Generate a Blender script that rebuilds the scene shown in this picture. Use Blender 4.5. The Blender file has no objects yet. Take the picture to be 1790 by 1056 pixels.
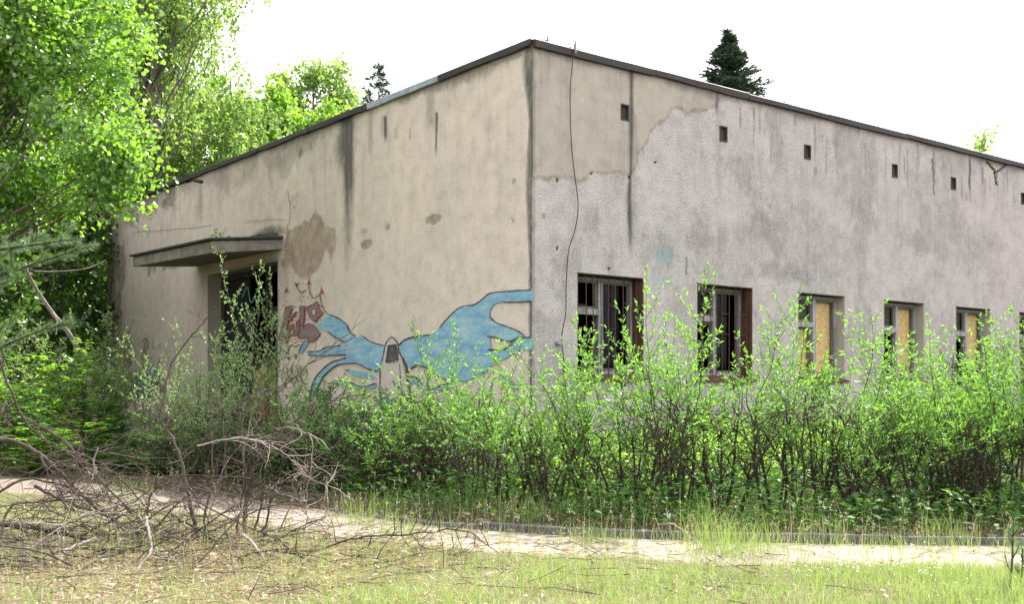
import bpy, bmesh, math, random
import numpy as np
from mathutils import Vector, Matrix
from mathutils.geometry import tessellate_polygon

R = math.radians
scene = bpy.context.scene
C = scene.collection

# ---------------------------------------------------------------- camera
FPX, PCX, HZ, EYE = 1939.0, 895.0, 688.0, 1.01
cam_d = bpy.data.cameras.new('camera')
cam = bpy.data.objects.new('camera', cam_d)
C.objects.link(cam)
cam_d.sensor_width = 36.0
cam_d.lens = 36.0 * FPX / 1790.0
cam_d.shift_y = (HZ - 528.0) / 1790.0
cam_d.clip_end = 1500
cam.location = (0, 0, EYE)
cam.rotation_euler = (R(90), 0, 0)
scene.camera = cam

# ---------------------------------------------------------------- sky and sun
SUN_EL, SUN_AZ = 49.0, 34.0        # azimuth from +Y towards +X
world = bpy.data.worlds.new('World')
scene.world = world
world.use_nodes = True
wn = world.node_tree
wn.nodes.clear()
wo = wn.nodes.new('ShaderNodeOutputWorld')
bg = wn.nodes.new('ShaderNodeBackground')
sky = wn.nodes.new('ShaderNodeTexSky')
sky.sky_type = 'NISHITA'
sky.sun_disc = False
sky.sun_elevation = R(SUN_EL)
sky.sun_rotation = R(SUN_AZ)
sky.air_density = 1.0
sky.dust_density = 3.0
sky.ozone_density = 1.0
veil = wn.nodes.new('ShaderNodeMixRGB')
veil.blend_type = 'MIX'
wnz = wn.nodes.new('ShaderNodeTexNoise')
wnz.inputs['Scale'].default_value = 2.2
wnz.inputs['Detail'].default_value = 6
wtc = wn.nodes.new('ShaderNodeTexCoord')
wmr = wn.nodes.new('ShaderNodeMapRange')
wmr.inputs['From Min'].default_value = 0.3
wmr.inputs['From Max'].default_value = 0.7
wmr.inputs['To Min'].default_value = 0.80
wmr.inputs['To Max'].default_value = 0.96
wn.links.new(wtc.outputs['Generated'], wnz.inputs['Vector'])
wn.links.new(wnz.outputs['Fac'], wmr.inputs['Value'])
wn.links.new(wmr.outputs['Result'], veil.inputs['Fac'])
wn.links.new(sky.outputs['Color'], veil.inputs['Color1'])
veil.inputs['Color2'].default_value = (8.6, 8.5, 8.6, 1)
wn.links.new(veil.outputs['Color'], bg.inputs['Color'])
bg.inputs['Strength'].default_value = 0.12
wn.links.new(bg.outputs['Background'], wo.inputs['Surface'])

sun_d = bpy.data.lights.new('sun', 'SUN')
sun_d.energy = 4.9
sun_d.angle = R(0.6)
sun_d.color = (1.0, 0.955, 0.88)
sun = bpy.data.objects.new('sun', sun_d)
C.objects.link(sun)
sv = Vector((math.sin(R(SUN_AZ)) * math.cos(R(SUN_EL)), math.cos(R(SUN_AZ)) * math.cos(R(SUN_EL)), math.sin(R(SUN_EL))))
sun.rotation_euler = sv.to_track_quat('Z', 'Y').to_euler()
sun.location = sv * 60

scene.view_settings.view_transform = 'Standard'
scene.view_settings.look = 'None'
scene.view_settings.exposure = 1.38
scene.view_settings.gamma = 1.0
scene.render.engine = 'CYCLES'
scene.cycles.max_bounces = 7
scene.cycles.transparent_max_bounces = 8

# ---------------------------------------------------------------- helpers
def at(px, py, d):
    return np.array(((px - PCX) / FPX * d, d, EYE + (HZ - py) / FPX * d))

def tag(o, label=None, cat=None, group=None, kind=None):
    if label: o['label'] = label
    if cat: o['category'] = cat
    if group: o['group'] = group
    if kind: o['kind'] = kind
    return o

def link(name, me, parent=None):
    o = bpy.data.objects.new(name, me)
    C.objects.link(o)
    if parent is not None: o.parent = parent
    return o

def empty(name, loc, rz=0.0):
    o = bpy.data.objects.new(name, None)
    C.objects.link(o)
    o.location = loc
    o.rotation_euler = (0, 0, rz)
    o.empty_display_size = 0.2
    return o

def mkmesh(name, V, F, mat=None, attr=None, smooth=False):
    V = np.asarray(V, dtype=np.float32).reshape(-1, 3)
    F = np.asarray(F, dtype=np.int32)
    me = bpy.data.meshes.new(name)
    n, k = F.shape
    me.vertices.add(len(V)); me.vertices.foreach_set('co', V.ravel())
    me.loops.add(n * k); me.loops.foreach_set('vertex_index', F.ravel())
    me.polygons.add(n)
    me.polygons.foreach_set('loop_start', np.arange(0, n * k, k, dtype=np.int32))
    me.polygons.foreach_set('loop_total', np.full(n, k, dtype=np.int32))
    if smooth: me.polygons.foreach_set('use_smooth', np.ones(n, dtype=bool))
    me.update(calc_edges=True)
    if attr is not None:
        a = me.attributes.new('v', 'FLOAT', 'POINT')
        a.data.foreach_set('value', np.asarray(attr, dtype=np.float32))
    if mat: me.materials.append(mat)
    return me

_rv = np.random.RandomState(77)
_tab = _rv.rand(256, 256)
def vnoise(x, y, seed=0):
    x = np.asarray(x, float) + seed * 17.31; y = np.asarray(y, float) + seed * 9.17
    xi = np.floor(x).astype(int); yi = np.floor(y).astype(int)
    fx = x - xi; fy = y - yi
    fx = fx * fx * (3 - 2 * fx); fy = fy * fy * (3 - 2 * fy)
    a = _tab[xi & 255, yi & 255]; b = _tab[(xi + 1) & 255, yi & 255]
    c = _tab[xi & 255, (yi + 1) & 255]; d = _tab[(xi + 1) & 255, (yi + 1) & 255]
    return (a * (1 - fx) + b * fx) * (1 - fy) + (c * (1 - fx) + d * fx) * fy
def fbm(x, y, seed=0, o=4):
    s = 0; a = .5; t = 0
    for i in range(o):
        s = s + a * vnoise(x * 2 ** i, y * 2 ** i, seed + i * 3); t += a; a *= .5
    return s / t
def sstep(a, b, x):
    t = np.clip((x - a) / (b - a), 0, 1)
    return t * t * (3 - 2 * t)

class Tubes:
    def __init__(s): s.V = []; s.F = []; s.n = 0
    def add(s, pts, rad, sides=5):
        P = np.asarray(pts, float); k = len(P)
        if k < 2: return
        rad = np.asarray(rad, float) if np.ndim(rad) else np.full(k, rad)
        T = np.gradient(P, axis=0); T /= np.linalg.norm(T, axis=1)[:, None] + 1e-9
        ref = np.array((0.13, 0.31, 0.94)) if abs(T[0, 2]) < .8 else np.array((.95, .2, .1))
        A = np.cross(T, ref); A /= np.linalg.norm(A, axis=1)[:, None] + 1e-9
        B = np.cross(T, A)
        an = np.arange(sides) * 2 * math.pi / sides
        ring = P[:, None, :] + rad[:, None, None] * (np.cos(an)[None, :, None] * A[:, None, :] + np.sin(an)[None, :, None] * B[:, None, :])
        s.V.append(ring.reshape(-1, 3))
        i = np.arange(k - 1)[:, None] * sides; j = np.arange(sides)[None, :]; j2 = (j + 1) % sides
        s.F.append(np.stack([i + j, i + j2, i + sides + j2, i + sides + j], -1).reshape(-1, 4) + s.n)
        s.n += k * sides
    def mesh(s, name, mat):
        return mkmesh(name, np.concatenate(s.V), np.concatenate(s.F), mat, smooth=True)

def spline(pts, n):
    P = np.asarray(pts, float); k = len(P)
    t = np.concatenate([[0], np.cumsum(np.linalg.norm(np.diff(P, axis=0), axis=1))])
    q = np.linspace(0, t[-1], n)
    M = np.zeros_like(P)
    M[1:-1] = (P[2:] - P[:-2]) / (t[2:] - t[:-2])[:, None]
    M[0] = (P[1] - P[0]) / (t[1] - t[0]); M[-1] = (P[-1] - P[-2]) / (t[-1] - t[-2])
    i = np.clip(np.searchsorted(t, q, side='right') - 1, 0, k - 2)
    h = (t[i + 1] - t[i]); s = ((q - t[i]) / h)[:, None]; h = h[:, None]
    return ((2 * s**3 - 3 * s**2 + 1) * P[i] + (s**3 - 2 * s**2 + s) * h * M[i] + (-2 * s**3 + 3 * s**2) * P[i + 1] + (s**3 - s**2) * h * M[i + 1])

# leaf templates: (along, side, up) + triangles
T_SMALL = (np.array([(0, 0, 0), (.42, .5, .07), (1, 0, -.05), (.42, -.5, .07)]), np.array([(0, 2, 1), (0, 3, 2)]))
T_OVAL = (np.array([(0, 0, 0), (.18, .44, .06), (.62, .42, .05), (1, 0, -.1), (.62, -.42, .05), (.18, -.44, .06)]),
          np.array([(0, 2, 1), (0, 3, 2), (0, 4, 3), (0, 5, 4)]))
_mp = [(.0, .0, 0), (-.06, .32, .03), (.16, .26, .02), (.34, .62, .0), (.5, .26, .04), (1., 0, -.1), (.5, -.26, .04), (.34, -.62, .0), (.16, -.26, .02), (-.06, -.32, .03), (.3, 0, -.02)]
T_MAPLE = (np.array(_mp), np.array([(10, i + 1, i) for i in range(9)] + [(10, 0, 9)]))
T_BLADE = (np.array([(0, -.5, 0), (0, .5, 0), (1, 0, 0)]), np.array([(0, 1, 2)]))

def leaves(P, D, L, W, rng, tpl=T_SMALL, up=None, upw=0.0):
    P = np.asarray(P); D = np.asarray(D); n = len(P)
    D = D / (np.linalg.norm(D, axis=1)[:, None] + 1e-9)
    Nn = rng.normal(size=(n, 3))
    if upw: Nn = Nn * (1 - upw) + np.array((0, 0, 1.0)) * upw * 2.0
    Nn -= (Nn * D).sum(1)[:, None] * D
    Nn /= np.linalg.norm(Nn, axis=1)[:, None] + 1e-9
    S = np.cross(D, Nn)
    L = np.broadcast_to(L, (n,)); W = np.broadcast_to(W, (n,))
    tv, tf = tpl
    V = (P[:, None, :] + tv[None, :, 0, None] * (L[:, None, None] * D[:, None, :])
         + tv[None, :, 1, None] * (W[:, None, None] * S[:, None, :]) + tv[None, :, 2, None] * (L[:, None, None] * Nn[:, None, :]))
    F = tf[None] + (np.arange(n) * len(tv))[:, None, None]
    return V.reshape(-1, 3), F.reshape(-1, 3), np.repeat(rng.rand(n), len(tv))

def box(bm, x0, x1, y0, y1, z0, z1, jit=0.0, rng=random):
    vs = []
    for x in (x0, x1):
        for y in (y0, y1):
            for z in (z0, z1):
                vs.append(bm.verts.new((x + rng.uniform(-jit, jit), y + rng.uniform(-jit, jit), z + rng.uniform(-jit, jit))))
    for f in ((0, 1, 3, 2), (4, 6, 7, 5), (0, 4, 5, 1), (2, 3, 7, 6), (0, 2, 6, 4), (1, 5, 7, 3)):
        bm.faces.new([vs[i] for i in f])

def boxobj(name, dims, mat, parent=None, bevel=0.0, jit=0.0):
    bm = bmesh.new()
    for d in (dims if isinstance(dims[0], (tuple, list)) else [dims]): box(bm, *d, jit=jit)
    if bevel: bmesh.ops.bevel(bm, geom=list(bm.edges), offset=bevel, segments=1, affect='EDGES')
    bmesh.ops.recalc_face_normals(bm, faces=bm.faces)
    me = bpy.data.meshes.new(name); bm.to_mesh(me); bm.free()
    me.materials.append(mat)
    return link(name, me, parent)

# ---------------------------------------------------------------- materials
class NT:
    def __init__(s, name):
        s.m = bpy.data.materials.new(name); s.m.use_nodes = True
        s.t = s.m.node_tree; s.t.nodes.clear()
        s.out = s.t.nodes.new('ShaderNodeOutputMaterial')
    def n(s, typ, ins=None, **props):
        nd = s.t.nodes.new('ShaderNode' + typ)
        for k, v in props.items(): setattr(nd, k, v)
        for k, v in (ins or {}).items():
            sk = nd.inputs[k]
            if hasattr(v, 'is_output') or isinstance(v, bpy.types.NodeSocket): s.t.links.new(v, sk)
            else: sk.default_value = v
        return nd
    def obj(s): return s.n('TexCoord').outputs['Object']
    def noise(s, vec, scale, detail=4, rough=.55, sc=None):
        if sc: vec = s.n('Mapping', {'Vector': vec, 'Scale': sc}).outputs[0]
        return s.n('TexNoise', {'Vector': vec, 'Scale': scale, 'Detail': detail, 'Roughness': rough}).outputs['Fac']
    def ramp(s, fac, a, b, ta=0.0, tb=1.0):
        return s.n('MapRange', {'Value': fac, 'From Min': a, 'From Max': b, 'To Min': ta, 'To Max': tb}).outputs[0]
    def mix(s, fac, a, b, mode='MIX'):
        def c(v): return v if isinstance(v, bpy.types.NodeSocket) else (tuple(v) + (1,) if len(v) == 3 else v)
        return s.n('MixRGB', {'Fac': fac, 'Color1': c(a), 'Color2': c(b)}, blend_type=mode).outputs[0]
    def math(s, op, a, b=0.0, clamp=False):
        return s.n('Math', {0: a, 1: b}, operation=op, use_clamp=clamp).outputs[0]
    def attr(s, name): return s.n('Attribute', attribute_name=name)
    def bump(s, h, strength, dist): return s.n('Bump', {'Height': h, 'Strength': strength, 'Distance': dist}).outputs[0]
    def pbr(s, col, rough=.8, normal=None, spec=.3, metal=0.0):
        i = {'Base Color': col if isinstance(col, bpy.types.NodeSocket) else tuple(col) + (1,), 'Roughness': rough, 'Specular IOR Level': spec, 'Metallic': metal}
        if normal is not None: i['Normal'] = normal
        b = s.n('BsdfPrincipled', i)
        s.t.links.new(b.outputs[0], s.out.inputs['Surface'])
        return s.m

def leaf_mat(name, c0, c1, trans=(.28, .5, .05), tw=.5, gloss=.12):
    t = NT(name)
    v = t.attr('v').outputs['Fac']
    oi = t.n('ObjectInfo').outputs['Random']
    big = t.noise(t.obj(), 1.3, 2)
    f = t.math('ADD', t.math('ADD', t.math('MULTIPLY', v, .6), t.math('MULTIPLY', big, .5)), t.math('MULTIPLY', t.math('SUBTRACT', oi, .5), .5), True)
    col = t.mix(f, c0, c1)
    tcol = t.mix(f, tuple(x * .75 for x in trans), (trans[0] * 1.35, trans[1] * 1.15, trans[2]))
    d = t.n('BsdfDiffuse', {'Color': col})
    tr = t.n('BsdfTranslucent', {'Color': tcol})
    m = t.n('MixShader', {0: tw, 1: d.outputs[0], 2: tr.outputs[0]})
    g = t.n('BsdfGlossy', {'Color': (.9, .95, .9, 1), 'Roughness': .42})
    m2 = t.n('MixShader', {0: gloss * .3, 1: m.outputs[0], 2: g.outputs[0]})
    t.t.links.new(m2.outputs[0], t.out.inputs['Surface'])
    return t.m

def bark_mat(name, c0, c1, scale=30):
    t = NT(name)
    n = t.noise(t.obj(), scale, 5, .6)
    b = t.noise(t.obj(), 2.1, 3)
    col = t.mix(t.math('ADD', t.math('MULTIPLY', t.ramp(n, .35, .65), .6), t.math('MULTIPLY', t.ramp(b, .35, .65), .4), True), c0, c1)
    return t.pbr(col, .85, t.bump(n, .6, .01))

def plain(name, c0, c1, scale=12, rough=.8, bump=.3, spec=.3, sc=None, metal=0.0):
    t = NT(name)
    n = t.noise(t.obj(), scale, 6, .62, sc)
    return t.pbr(t.mix(t.ramp(n, .3, .7), c0, c1), rough, t.bump(n, bump, .01), spec, metal)

M = {}
M['leaf_hedge'] = leaf_mat('hedge leaf', (.035, .11, .016), (.095, .215, .032), (.23, .53, .06), .5, .2)
M['leaf_pale'] = leaf_mat('pale shrub leaf', (.08, .17, .04), (.16, .27, .08), (.34, .60, .12), .42, .35)
M['leaf_linden'] = leaf_mat('linden leaf', (.04, .12, .014), (.10, .22, .025), (.28, .60, .05), .52, .3)
M['leaf_birch'] = leaf_mat('birch leaf', (.06, .14, .03), (.13, .22, .05), (.34, .56, .11), .5, .12)
M['leaf_maple'] = leaf_mat('maple leaf', (.05, .13, .014), (.11, .23, .025), (.30, .60, .06), .52, .12)
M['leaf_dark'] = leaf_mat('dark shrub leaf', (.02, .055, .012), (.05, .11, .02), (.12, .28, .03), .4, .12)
M['leaf_cover'] = leaf_mat('ground leaf', (.02, .065, .015), (.06, .14, .032), (.15, .34, .05), .38, .06)
M['leaf_lime'] = leaf_mat('lime green herb leaf', (.10, .20, .02), (.19, .32, .04), (.36, .68, .08), .5, .1)
M['needle_pine'] = leaf_mat('pine needle', (.05, .11, .045), (.12, .20, .09), (.16, .28, .09), .3, .2)
M['needle_spruce'] = leaf_mat('spruce needle', (.025, .05, .032), (.055, .085, .055), (.05, .09, .04), .15, .05)  # grey-green, with distance haze put into the needle colour
M['grass'] = leaf_mat('grass blade', (.07, .15, .03), (.27, .36, .12), (.30, .46, .10), .40, .1)
M['straw'] = leaf_mat('dry straw', (.34, .29, .20), (.62, .55, .42), (.46, .39, .26), .3, .1)
M['dry_leaf'] = leaf_mat('dry leaf', (.12, .06, .04), (.45, .33, .27), (.3, .17, .10), .2, .15)
M['flower'] = leaf_mat('pale flower', (.6, .6, .7), (.75, .72, .8), (.6, .6, .7), .3, .1)
M['bark'] = bark_mat('shrub bark', (.022, .017, .013), (.085, .066, .048))
M['bark_tree'] = bark_mat('tree bark', (.05, .045, .035), (.16, .14, .11), 14)
M['bark_dead'] = bark_mat('dead wood', (.02, .014, .011), (.115, .085, .072), 22)
M['bark_pale'] = bark_mat('bleached wood', (.13, .105, .09), (.36, .31, .27), 26)

def wall_mat(name, rough_col, smooth_col, speck):
    t = NT(name)
    o = t.obj()
    a = t.attr('mask'); sep = t.n('SeparateColor', {0: a.outputs['Color']})
    dark, brown, smooth = sep.outputs[0], sep.outputs[1], sep.outputs[2]
    a2 = t.attr('mask2'); sep2 = t.n('SeparateColor', {0: a2.outputs['Color']})
    teal, pale, crack = sep2.outputs[0], sep2.outputs[1], sep2.outputs[2]
    big = t.noise(o, .9, 5, .6); mid = t.noise(o, 4.5, 6, .65); fine = t.noise(o, 55, 3, .8)
    fine2 = t.noise(o, 24, 4, .8)
    stk = t.noise(o, 3.1, 6, .7, (1.6, 1.6, .16))
    stk2 = t.noise(o, 22.0, 4, .6, (1, 1, .05))
    col = t.mix(smooth, rough_col, smooth_col)
    dk = lambda c, f: tuple(x * f for x in c)
    col = t.mix(t.ramp(big, .38, .66, 0, .35), col, t.mix(1, col, (.72, .74, .77), 'MULTIPLY'))
    col = t.mix(t.ramp(mid, .48, .70, 0, .55), col, t.mix(1, col, (.70, .67, .66), 'MULTIPLY'))
    col = t.mix(t.ramp(mid, .48, .30, 0, .45), col, t.mix(1, col, (1.22, 1.20, 1.17), 'MULTIPLY'))
    zc = t.n('SeparateXYZ', {0: o}).outputs[2]
    top = t.ramp(zc, 2.2, 5.1, .25, 1.0)
    sf = t.math('MULTIPLY', t.math('MULTIPLY', t.ramp(stk, .47, .70, 0, .6), t.ramp(big, .36, .60, .25, 1.0)), top, True)
    col = t.mix(sf, col, t.mix(1, col, (.56, .56, .56), 'MULTIPLY'))
    sf2 = t.math('MULTIPLY', t.ramp(stk2, .60, .74, 0, .40), t.math('MULTIPLY', top, t.ramp(big, .4, .6)), True)
    col = t.mix(sf2, col, (.09, .085, .08))
    # aggregate speckle, stronger on the roughcast
    sp = t.math('MULTIPLY', t.math('SUBTRACT', 1.15, smooth), speck)
    spf = t.math('MULTIPLY', t.ramp(fine, .50, .64), sp, True)
    col = t.mix(spf, col, t.mix(1, col, (.48, .46, .46), 'MULTIPLY'))
    spw = t.math('MULTIPLY', t.ramp(fine2, .46, .30), t.math('MULTIPLY', sp, .55), True)
    col = t.mix(spw, col, t.mix(1, col, (1.3, 1.28, 1.26), 'MULTIPLY'))
    # painted-in weathering masks, their edges broken by noise
    nb = t.math('SUBTRACT', t.noise(o, 16, 6, .7, (1, 1, .45)), .5)
    def br(mask, amt, lo, hi):
        return t.ramp(t.math('ADD', mask, t.math('MULTIPLY', nb, amt)), lo, hi)
    col = t.mix(t.math('MULTIPLY', br(pale, .9, .3, .6), .75), col, (.45, .41, .37))
    col = t.mix(t.math('MULTIPLY', br(brown, .7, .22, .52), t.ramp(mid, .35, .6, .50, .85)), col, (.235, .17, .125))
    col = t.mix(t.math('MULTIPLY', br(dark, .7, .12, .85), .86), col, (.045, .047, .043))
    col = t.mix(t.math('MULTIPLY', br(teal, .8, .2, .9), .55), col, (.10, .33, .36))
    col = t.mix(t.ramp(crack, .25, .75), col, (.03, .027, .025))
    pv = t.n('TexVoronoi', {'Vector': o, 'Scale': 9.0, 'Randomness': 1.0})
    pit = t.math('MULTIPLY', t.ramp(pv.outputs['Distance'], .10, .05), t.math('MULTIPLY', t.ramp(t.n('RGBToBW', {0: pv.outputs['Color']}).outputs[0], .66, .76), t.ramp(big, .42, .56)), True)
    col = t.mix(t.math('MULTIPLY', pit, t.math('SUBTRACT', .8, t.math('MULTIPLY', smooth, .7)), True), col, (.09, .08, .075))
    h = t.math('ADD', t.math('MULTIPLY', fine, t.math('ADD', sp, .25)), t.math('MULTIPLY', mid, .9))
    h = t.math('ADD', h, t.math('MULTIPLY', fine2, .6))
    return t.pbr(col, .92, t.bump(h, .75, .012), .15)
M['wall_cream'] = wall_mat('cream render', (.565, .50, .43), (.565, .50, .43), .42)
M['wall_rough'] = wall_mat('pink grey roughcast', (.485, .452, .44), (.385, .345, .305), .95)
M['wall_plain'] = plain('back wall render', (.28, .26, .23), (.38, .34, .29), 3)
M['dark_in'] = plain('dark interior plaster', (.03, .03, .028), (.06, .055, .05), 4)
M['concrete'] = plain('aged concrete', (.13, .12, .10), (.27, .25, .215), 6, .9, .5)
M['concrete_dark'] = plain('mossy concrete', (.035, .037, .03), (.10, .10, .08), 9, .95, .8)
M['kerb'] = plain('kerb concrete', (.05, .048, .052), (.13, .125, .128), 14, .9, .8)
M['felt'] = plain('roofing felt', (.022, .02, .02), (.06, .055, .05), 5, .8, .5)
t = NT('rusty flashing')
o_ = t.obj(); n1 = t.noise(o_, 7, 6, .7); n2 = t.noise(o_, 1.1, 4)
cc = t.mix(t.ramp(n1, .4, .62), (.010, .008, .008), (.035, .016, .013)); cc = t.mix(t.ramp(n2, .45, .6, 0, .6), cc, (.02, .02, .023))
cc = t.mix(t.ramp(t.noise(o_, 19, 4, .7), .68, .74), cc, (.4, .38, .36))
M['flash'] = t.pbr(cc, .6, t.bump(n1, .3, .005), .4)
M['flash_grey'] = plain('zinc flashing', (.13, .16, .19), (.30, .34, .38), 9, .5, .2, .5)
M['wood_white'] = plain('weathered white paint', (.10, .095, .09), (.36, .36, .36), 20, .7, .5, sc=(1, 1, .12))
M['wood_grey'] = plain('grey weathered sash timber', (.06, .055, .05), (.20, .19, .18), 20, .8, .5, sc=(1, 1, .12))
M['wood_dark'] = plain('dark weathered timber', (.018, .015, .012), (.055, .045, .036), 18, .8, .5, sc=(1, 1, .12))
M['rust'] = plain('rusty brown reveal', (.04, .024, .018), (.13, .065, .042), 9, .8, .5, sc=(1, 1, .3))
M['rust_bar'] = plain('rusted steel', (.045, .022, .018), (.11, .05, .035), 30, .75, .4)
M['ochre'] = plain('ochre board', (.22, .12, .04), (.38, .23, .08), 7, .7, .3)
M['door'] = plain('dark door paint', (.008, .01, .01), (.025, .026, .024), 5, .6, .2)
t = NT('oriented strand board')
o_ = t.obj()
w = t.n('TexVoronoi', {'Vector': t.n('Mapping', {'Vector': t.mix(.12, o_, t.n('TexNoise', {'Vector': o_, 'Scale': 6.0}).outputs['Color'], 'ADD'), 'Scale': (9, 9, 26), 'Rotation': (0, .7, 0)}).outputs[0], 'Scale': 2.2}).outputs['Color']
g_ = t.n('RGBToBW', {0: w}).outputs[0]
cc = t.mix(t.ramp(g_, .2, .8), (.42, .29, .12), (.60, .45, .22)); cc = t.mix(t.ramp(t.noise(o_, 1.7, 4), .4, .7, 0, .5), cc, (.46, .36, .20))
M['osb'] = t.pbr(cc, .7, t.bump(g_, .4, .004), .25)
t = NT('window glass')
gl = t.n('BsdfGlossy', {'Color': (.8, .85, .85, 1), 'Roughness': .06})
tp = t.n('BsdfTransparent', {'Color': (.55, .6, .58, 1)})
mx = t.n('MixShader', {0: .010, 1: tp.outputs[0], 2: gl.outputs[0]})
t.t.links.new(mx.outputs[0], t.out.inputs['Surface']); M['glass'] = t.m

def paint(name, c0, c1, c2, wear=.5):
    t = NT(name); o = t.obj()
    n = t.noise(o, 2.6, 7, .72, (1, .7, 2.6)); f = t.noise(o, 55, 3, .75); m_ = t.noise(o, 11, 5, .7)
    col = t.mix(t.ramp(n, .38, .56), c0, c1)
    col = t.mix(t.ramp(n, .55, .66), col, c2)
    col = t.mix(t.ramp(f, .44, .66, 0, wear), col, (.42, .36, .30))
    col = t.mix(t.ramp(m_, .52, .70, 0, wear * .9), col, (.45, .39, .32))
    d = t.pbr(col, .9, t.bump(f, .5, .008), .15)
    b = [x for x in t.t.nodes if x.type == 'BSDF_PRINCIPLED'][0]
    tp = t.n('BsdfTransparent'); mx = t.n('MixShader', {0: t.ramp(f, .70, .56, 1 - wear, 1.0), 1: tp.outputs[0], 2: b.outputs[0]})
    t.t.links.new(mx.outputs[0], t.out.inputs['Surface'])
    return d
M['p_blue'] = paint('blue spray paint', (.07, .25, .43), (.17, .40, .50), (.36, .46, .47), .6)
M['p_blue_deep'] = paint('deep blue spray paint', (.07, .20, .38), (.15, .31, .43), (.24, .38, .43), .6)
M['p_black'] = paint('black spray line', (.02, .02, .025), (.04, .04, .045), (.08, .08, .08), .3)
M['p_grey'] = paint('grey spray fill', (.13, .10, .105), (.19, .145, .15), (.10, .08, .085), .25)
M['p_red'] = paint('dark red spray line', (.20, .02, .03), (.26, .04, .05), (.17, .03, .04), .15)
M['p_pale'] = paint('pale spray fill', (.46, .42, .38), (.42, .38, .35), (.5, .46, .42))
M['p_teal'] = paint('teal spray', (.08, .3, .34), (.14, .36, .40), (.05, .2, .3))

# ---------------------------------------------------------------- terrain
KX = np.array([-60, -12, -7.3, -5.3, -3.5, -2.36, -1.65, -1.19, -.77, -.42, -.08, .24, .58, .90, 1.37, 1.84, 2.48, 3.36, 6.0, 10, 60.])
KY = np.array([22, 16.0, 14.1, 12.9, 11.4, 10.3, 9.55, 9.02, 8.51, 8.26, 8.06, 7.88, 7.74, 7.63, 7.50, 7.42, 7.34, 7.28, 7.1, 6.8, 4.])
FX = np.array([-60, -8, -4.7, -4.0, -2.8, -1.1, 0.02, 1.0, 2.06, 3.0, 6, 10, 60.])
FY = np.array([17, 12.6, 11.0, 10.4, 9.3, 7.6, 6.95, 6.66, 6.50, 6.36, 6.2, 5.9, 3.])
ky = lambda x: np.interp(x, KX, KY)
fy = lambda x: np.interp(x, FX, FY)
ANG = math.atan2(.6173, .7867)
ca, sa = math.cos(ANG), math.sin(ANG)
COR = np.array((.235, 13.04))
def bl(x, y):      # world -> building frame (x along long wall, y along gable wall)
    dx, dy = x - COR[0], y - COR[1]
    return dx * ca + dy * sa, -dx * sa + dy * ca
def bw(lx, ly): return COR[0] + lx * ca - ly * sa, COR[1] + lx * sa + ly * ca
def gz(x, y):
    x = np.asarray(x, float); y = np.asarray(y, float)
    beh = y - ky(x)
    on = sstep(-.9, .1, x)
    z = .066 * sstep(.02, .10, beh) * on + .06 * (1 - on) * sstep(0, .8, beh)
    z = z + .05 * (fbm(x * .9, y * .9, 3) - .5) * sstep(.15, .9, beh) + .05 * (fbm(x * 1.1, y * 1.1, 5) - .5) * sstep(.1, .8, fy(x) - y)
    lx, ly = bl(x, y)
    z = z - .36 * sstep(9.5, 13.5, ly) * sstep(3.0, .6, -lx) * sstep(-8, -3, -(lx))
    far = np.maximum(0, np.hypot(x, y - 10) - 35)
    z = z + .035 * far * sstep(0, 40, far)
    return z
def axis(lo, hi, near0, near1, fine, grow=1.18):
    a = list(np.arange(near0, near1, fine)); s = fine; x = near1
    while x < hi: a.append(x); s *= grow; x += s
    s = fine; x = near0 - fine
    while x > lo: a.insert(0, x); s *= grow; x -= s
    return np.array(a)
gx = axis(-320, 320, -8, 7, .07); gy = axis(-60, 420, 4.2, 14, .07)
GX, GY = np.meshgrid(gx, gy, indexing='ij')
GV = np.stack([GX, GY, gz(GX, GY)], -1).reshape(-1, 3)
a_, b_ = len(gx), len(gy)
ii, jj = np.meshgrid(np.arange(a_ - 1), np.arange(b_ - 1), indexing='ij')
q = (ii * b_ + jj)
GF = np.stack([q, q + b_, q + b_ + 1, q + 1], -1).reshape(-1, 4)
t = NT('forest soil')
o_ = t.obj(); n1 = t.noise(o_, 1.3, 5); n2 = t.noise(o_, 24, 6, .7); n3 = t.noise(o_, 7, 5, .6)
cc = t.mix(t.ramp(n2, .35, .65), (.07, .052, .035), (.20, .16, .11)); cc = t.mix(t.ramp(n1, .4, .62, 0, .8), cc, t.mix(t.ramp(n3, .4, .6), (.09, .11, .035), (.17, .16, .08)))
sx = t.n('SeparateXYZ', {0: o_}); frt = t.math('SUBTRACT', 7.6, t.math('ADD', sx.outputs[1], t.math('MULTIPLY', t.math('ABSOLUTE', sx.outputs[0]), .1)))
cc = t.mix(t.ramp(t.math('ADD', frt, t.math('MULTIPLY', n3, 1.0)), .2, 1.2, 0, .75), cc, t.mix(t.ramp(n3, .4, .6), (.17, .13, .085), (.11, .14, .05)))
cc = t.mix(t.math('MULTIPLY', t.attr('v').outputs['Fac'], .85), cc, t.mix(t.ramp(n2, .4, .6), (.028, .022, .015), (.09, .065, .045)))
M['soil'] = t.pbr(cc, .95, t.bump(n2, .9, .03), .1)
g = link('ground', mkmesh('ground', GV, GF, M['soil'], attr=sstep(0, .12, GV[:, 1] - ky(GV[:, 0])), smooth=True)); tag(g, kind='structure')

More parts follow.
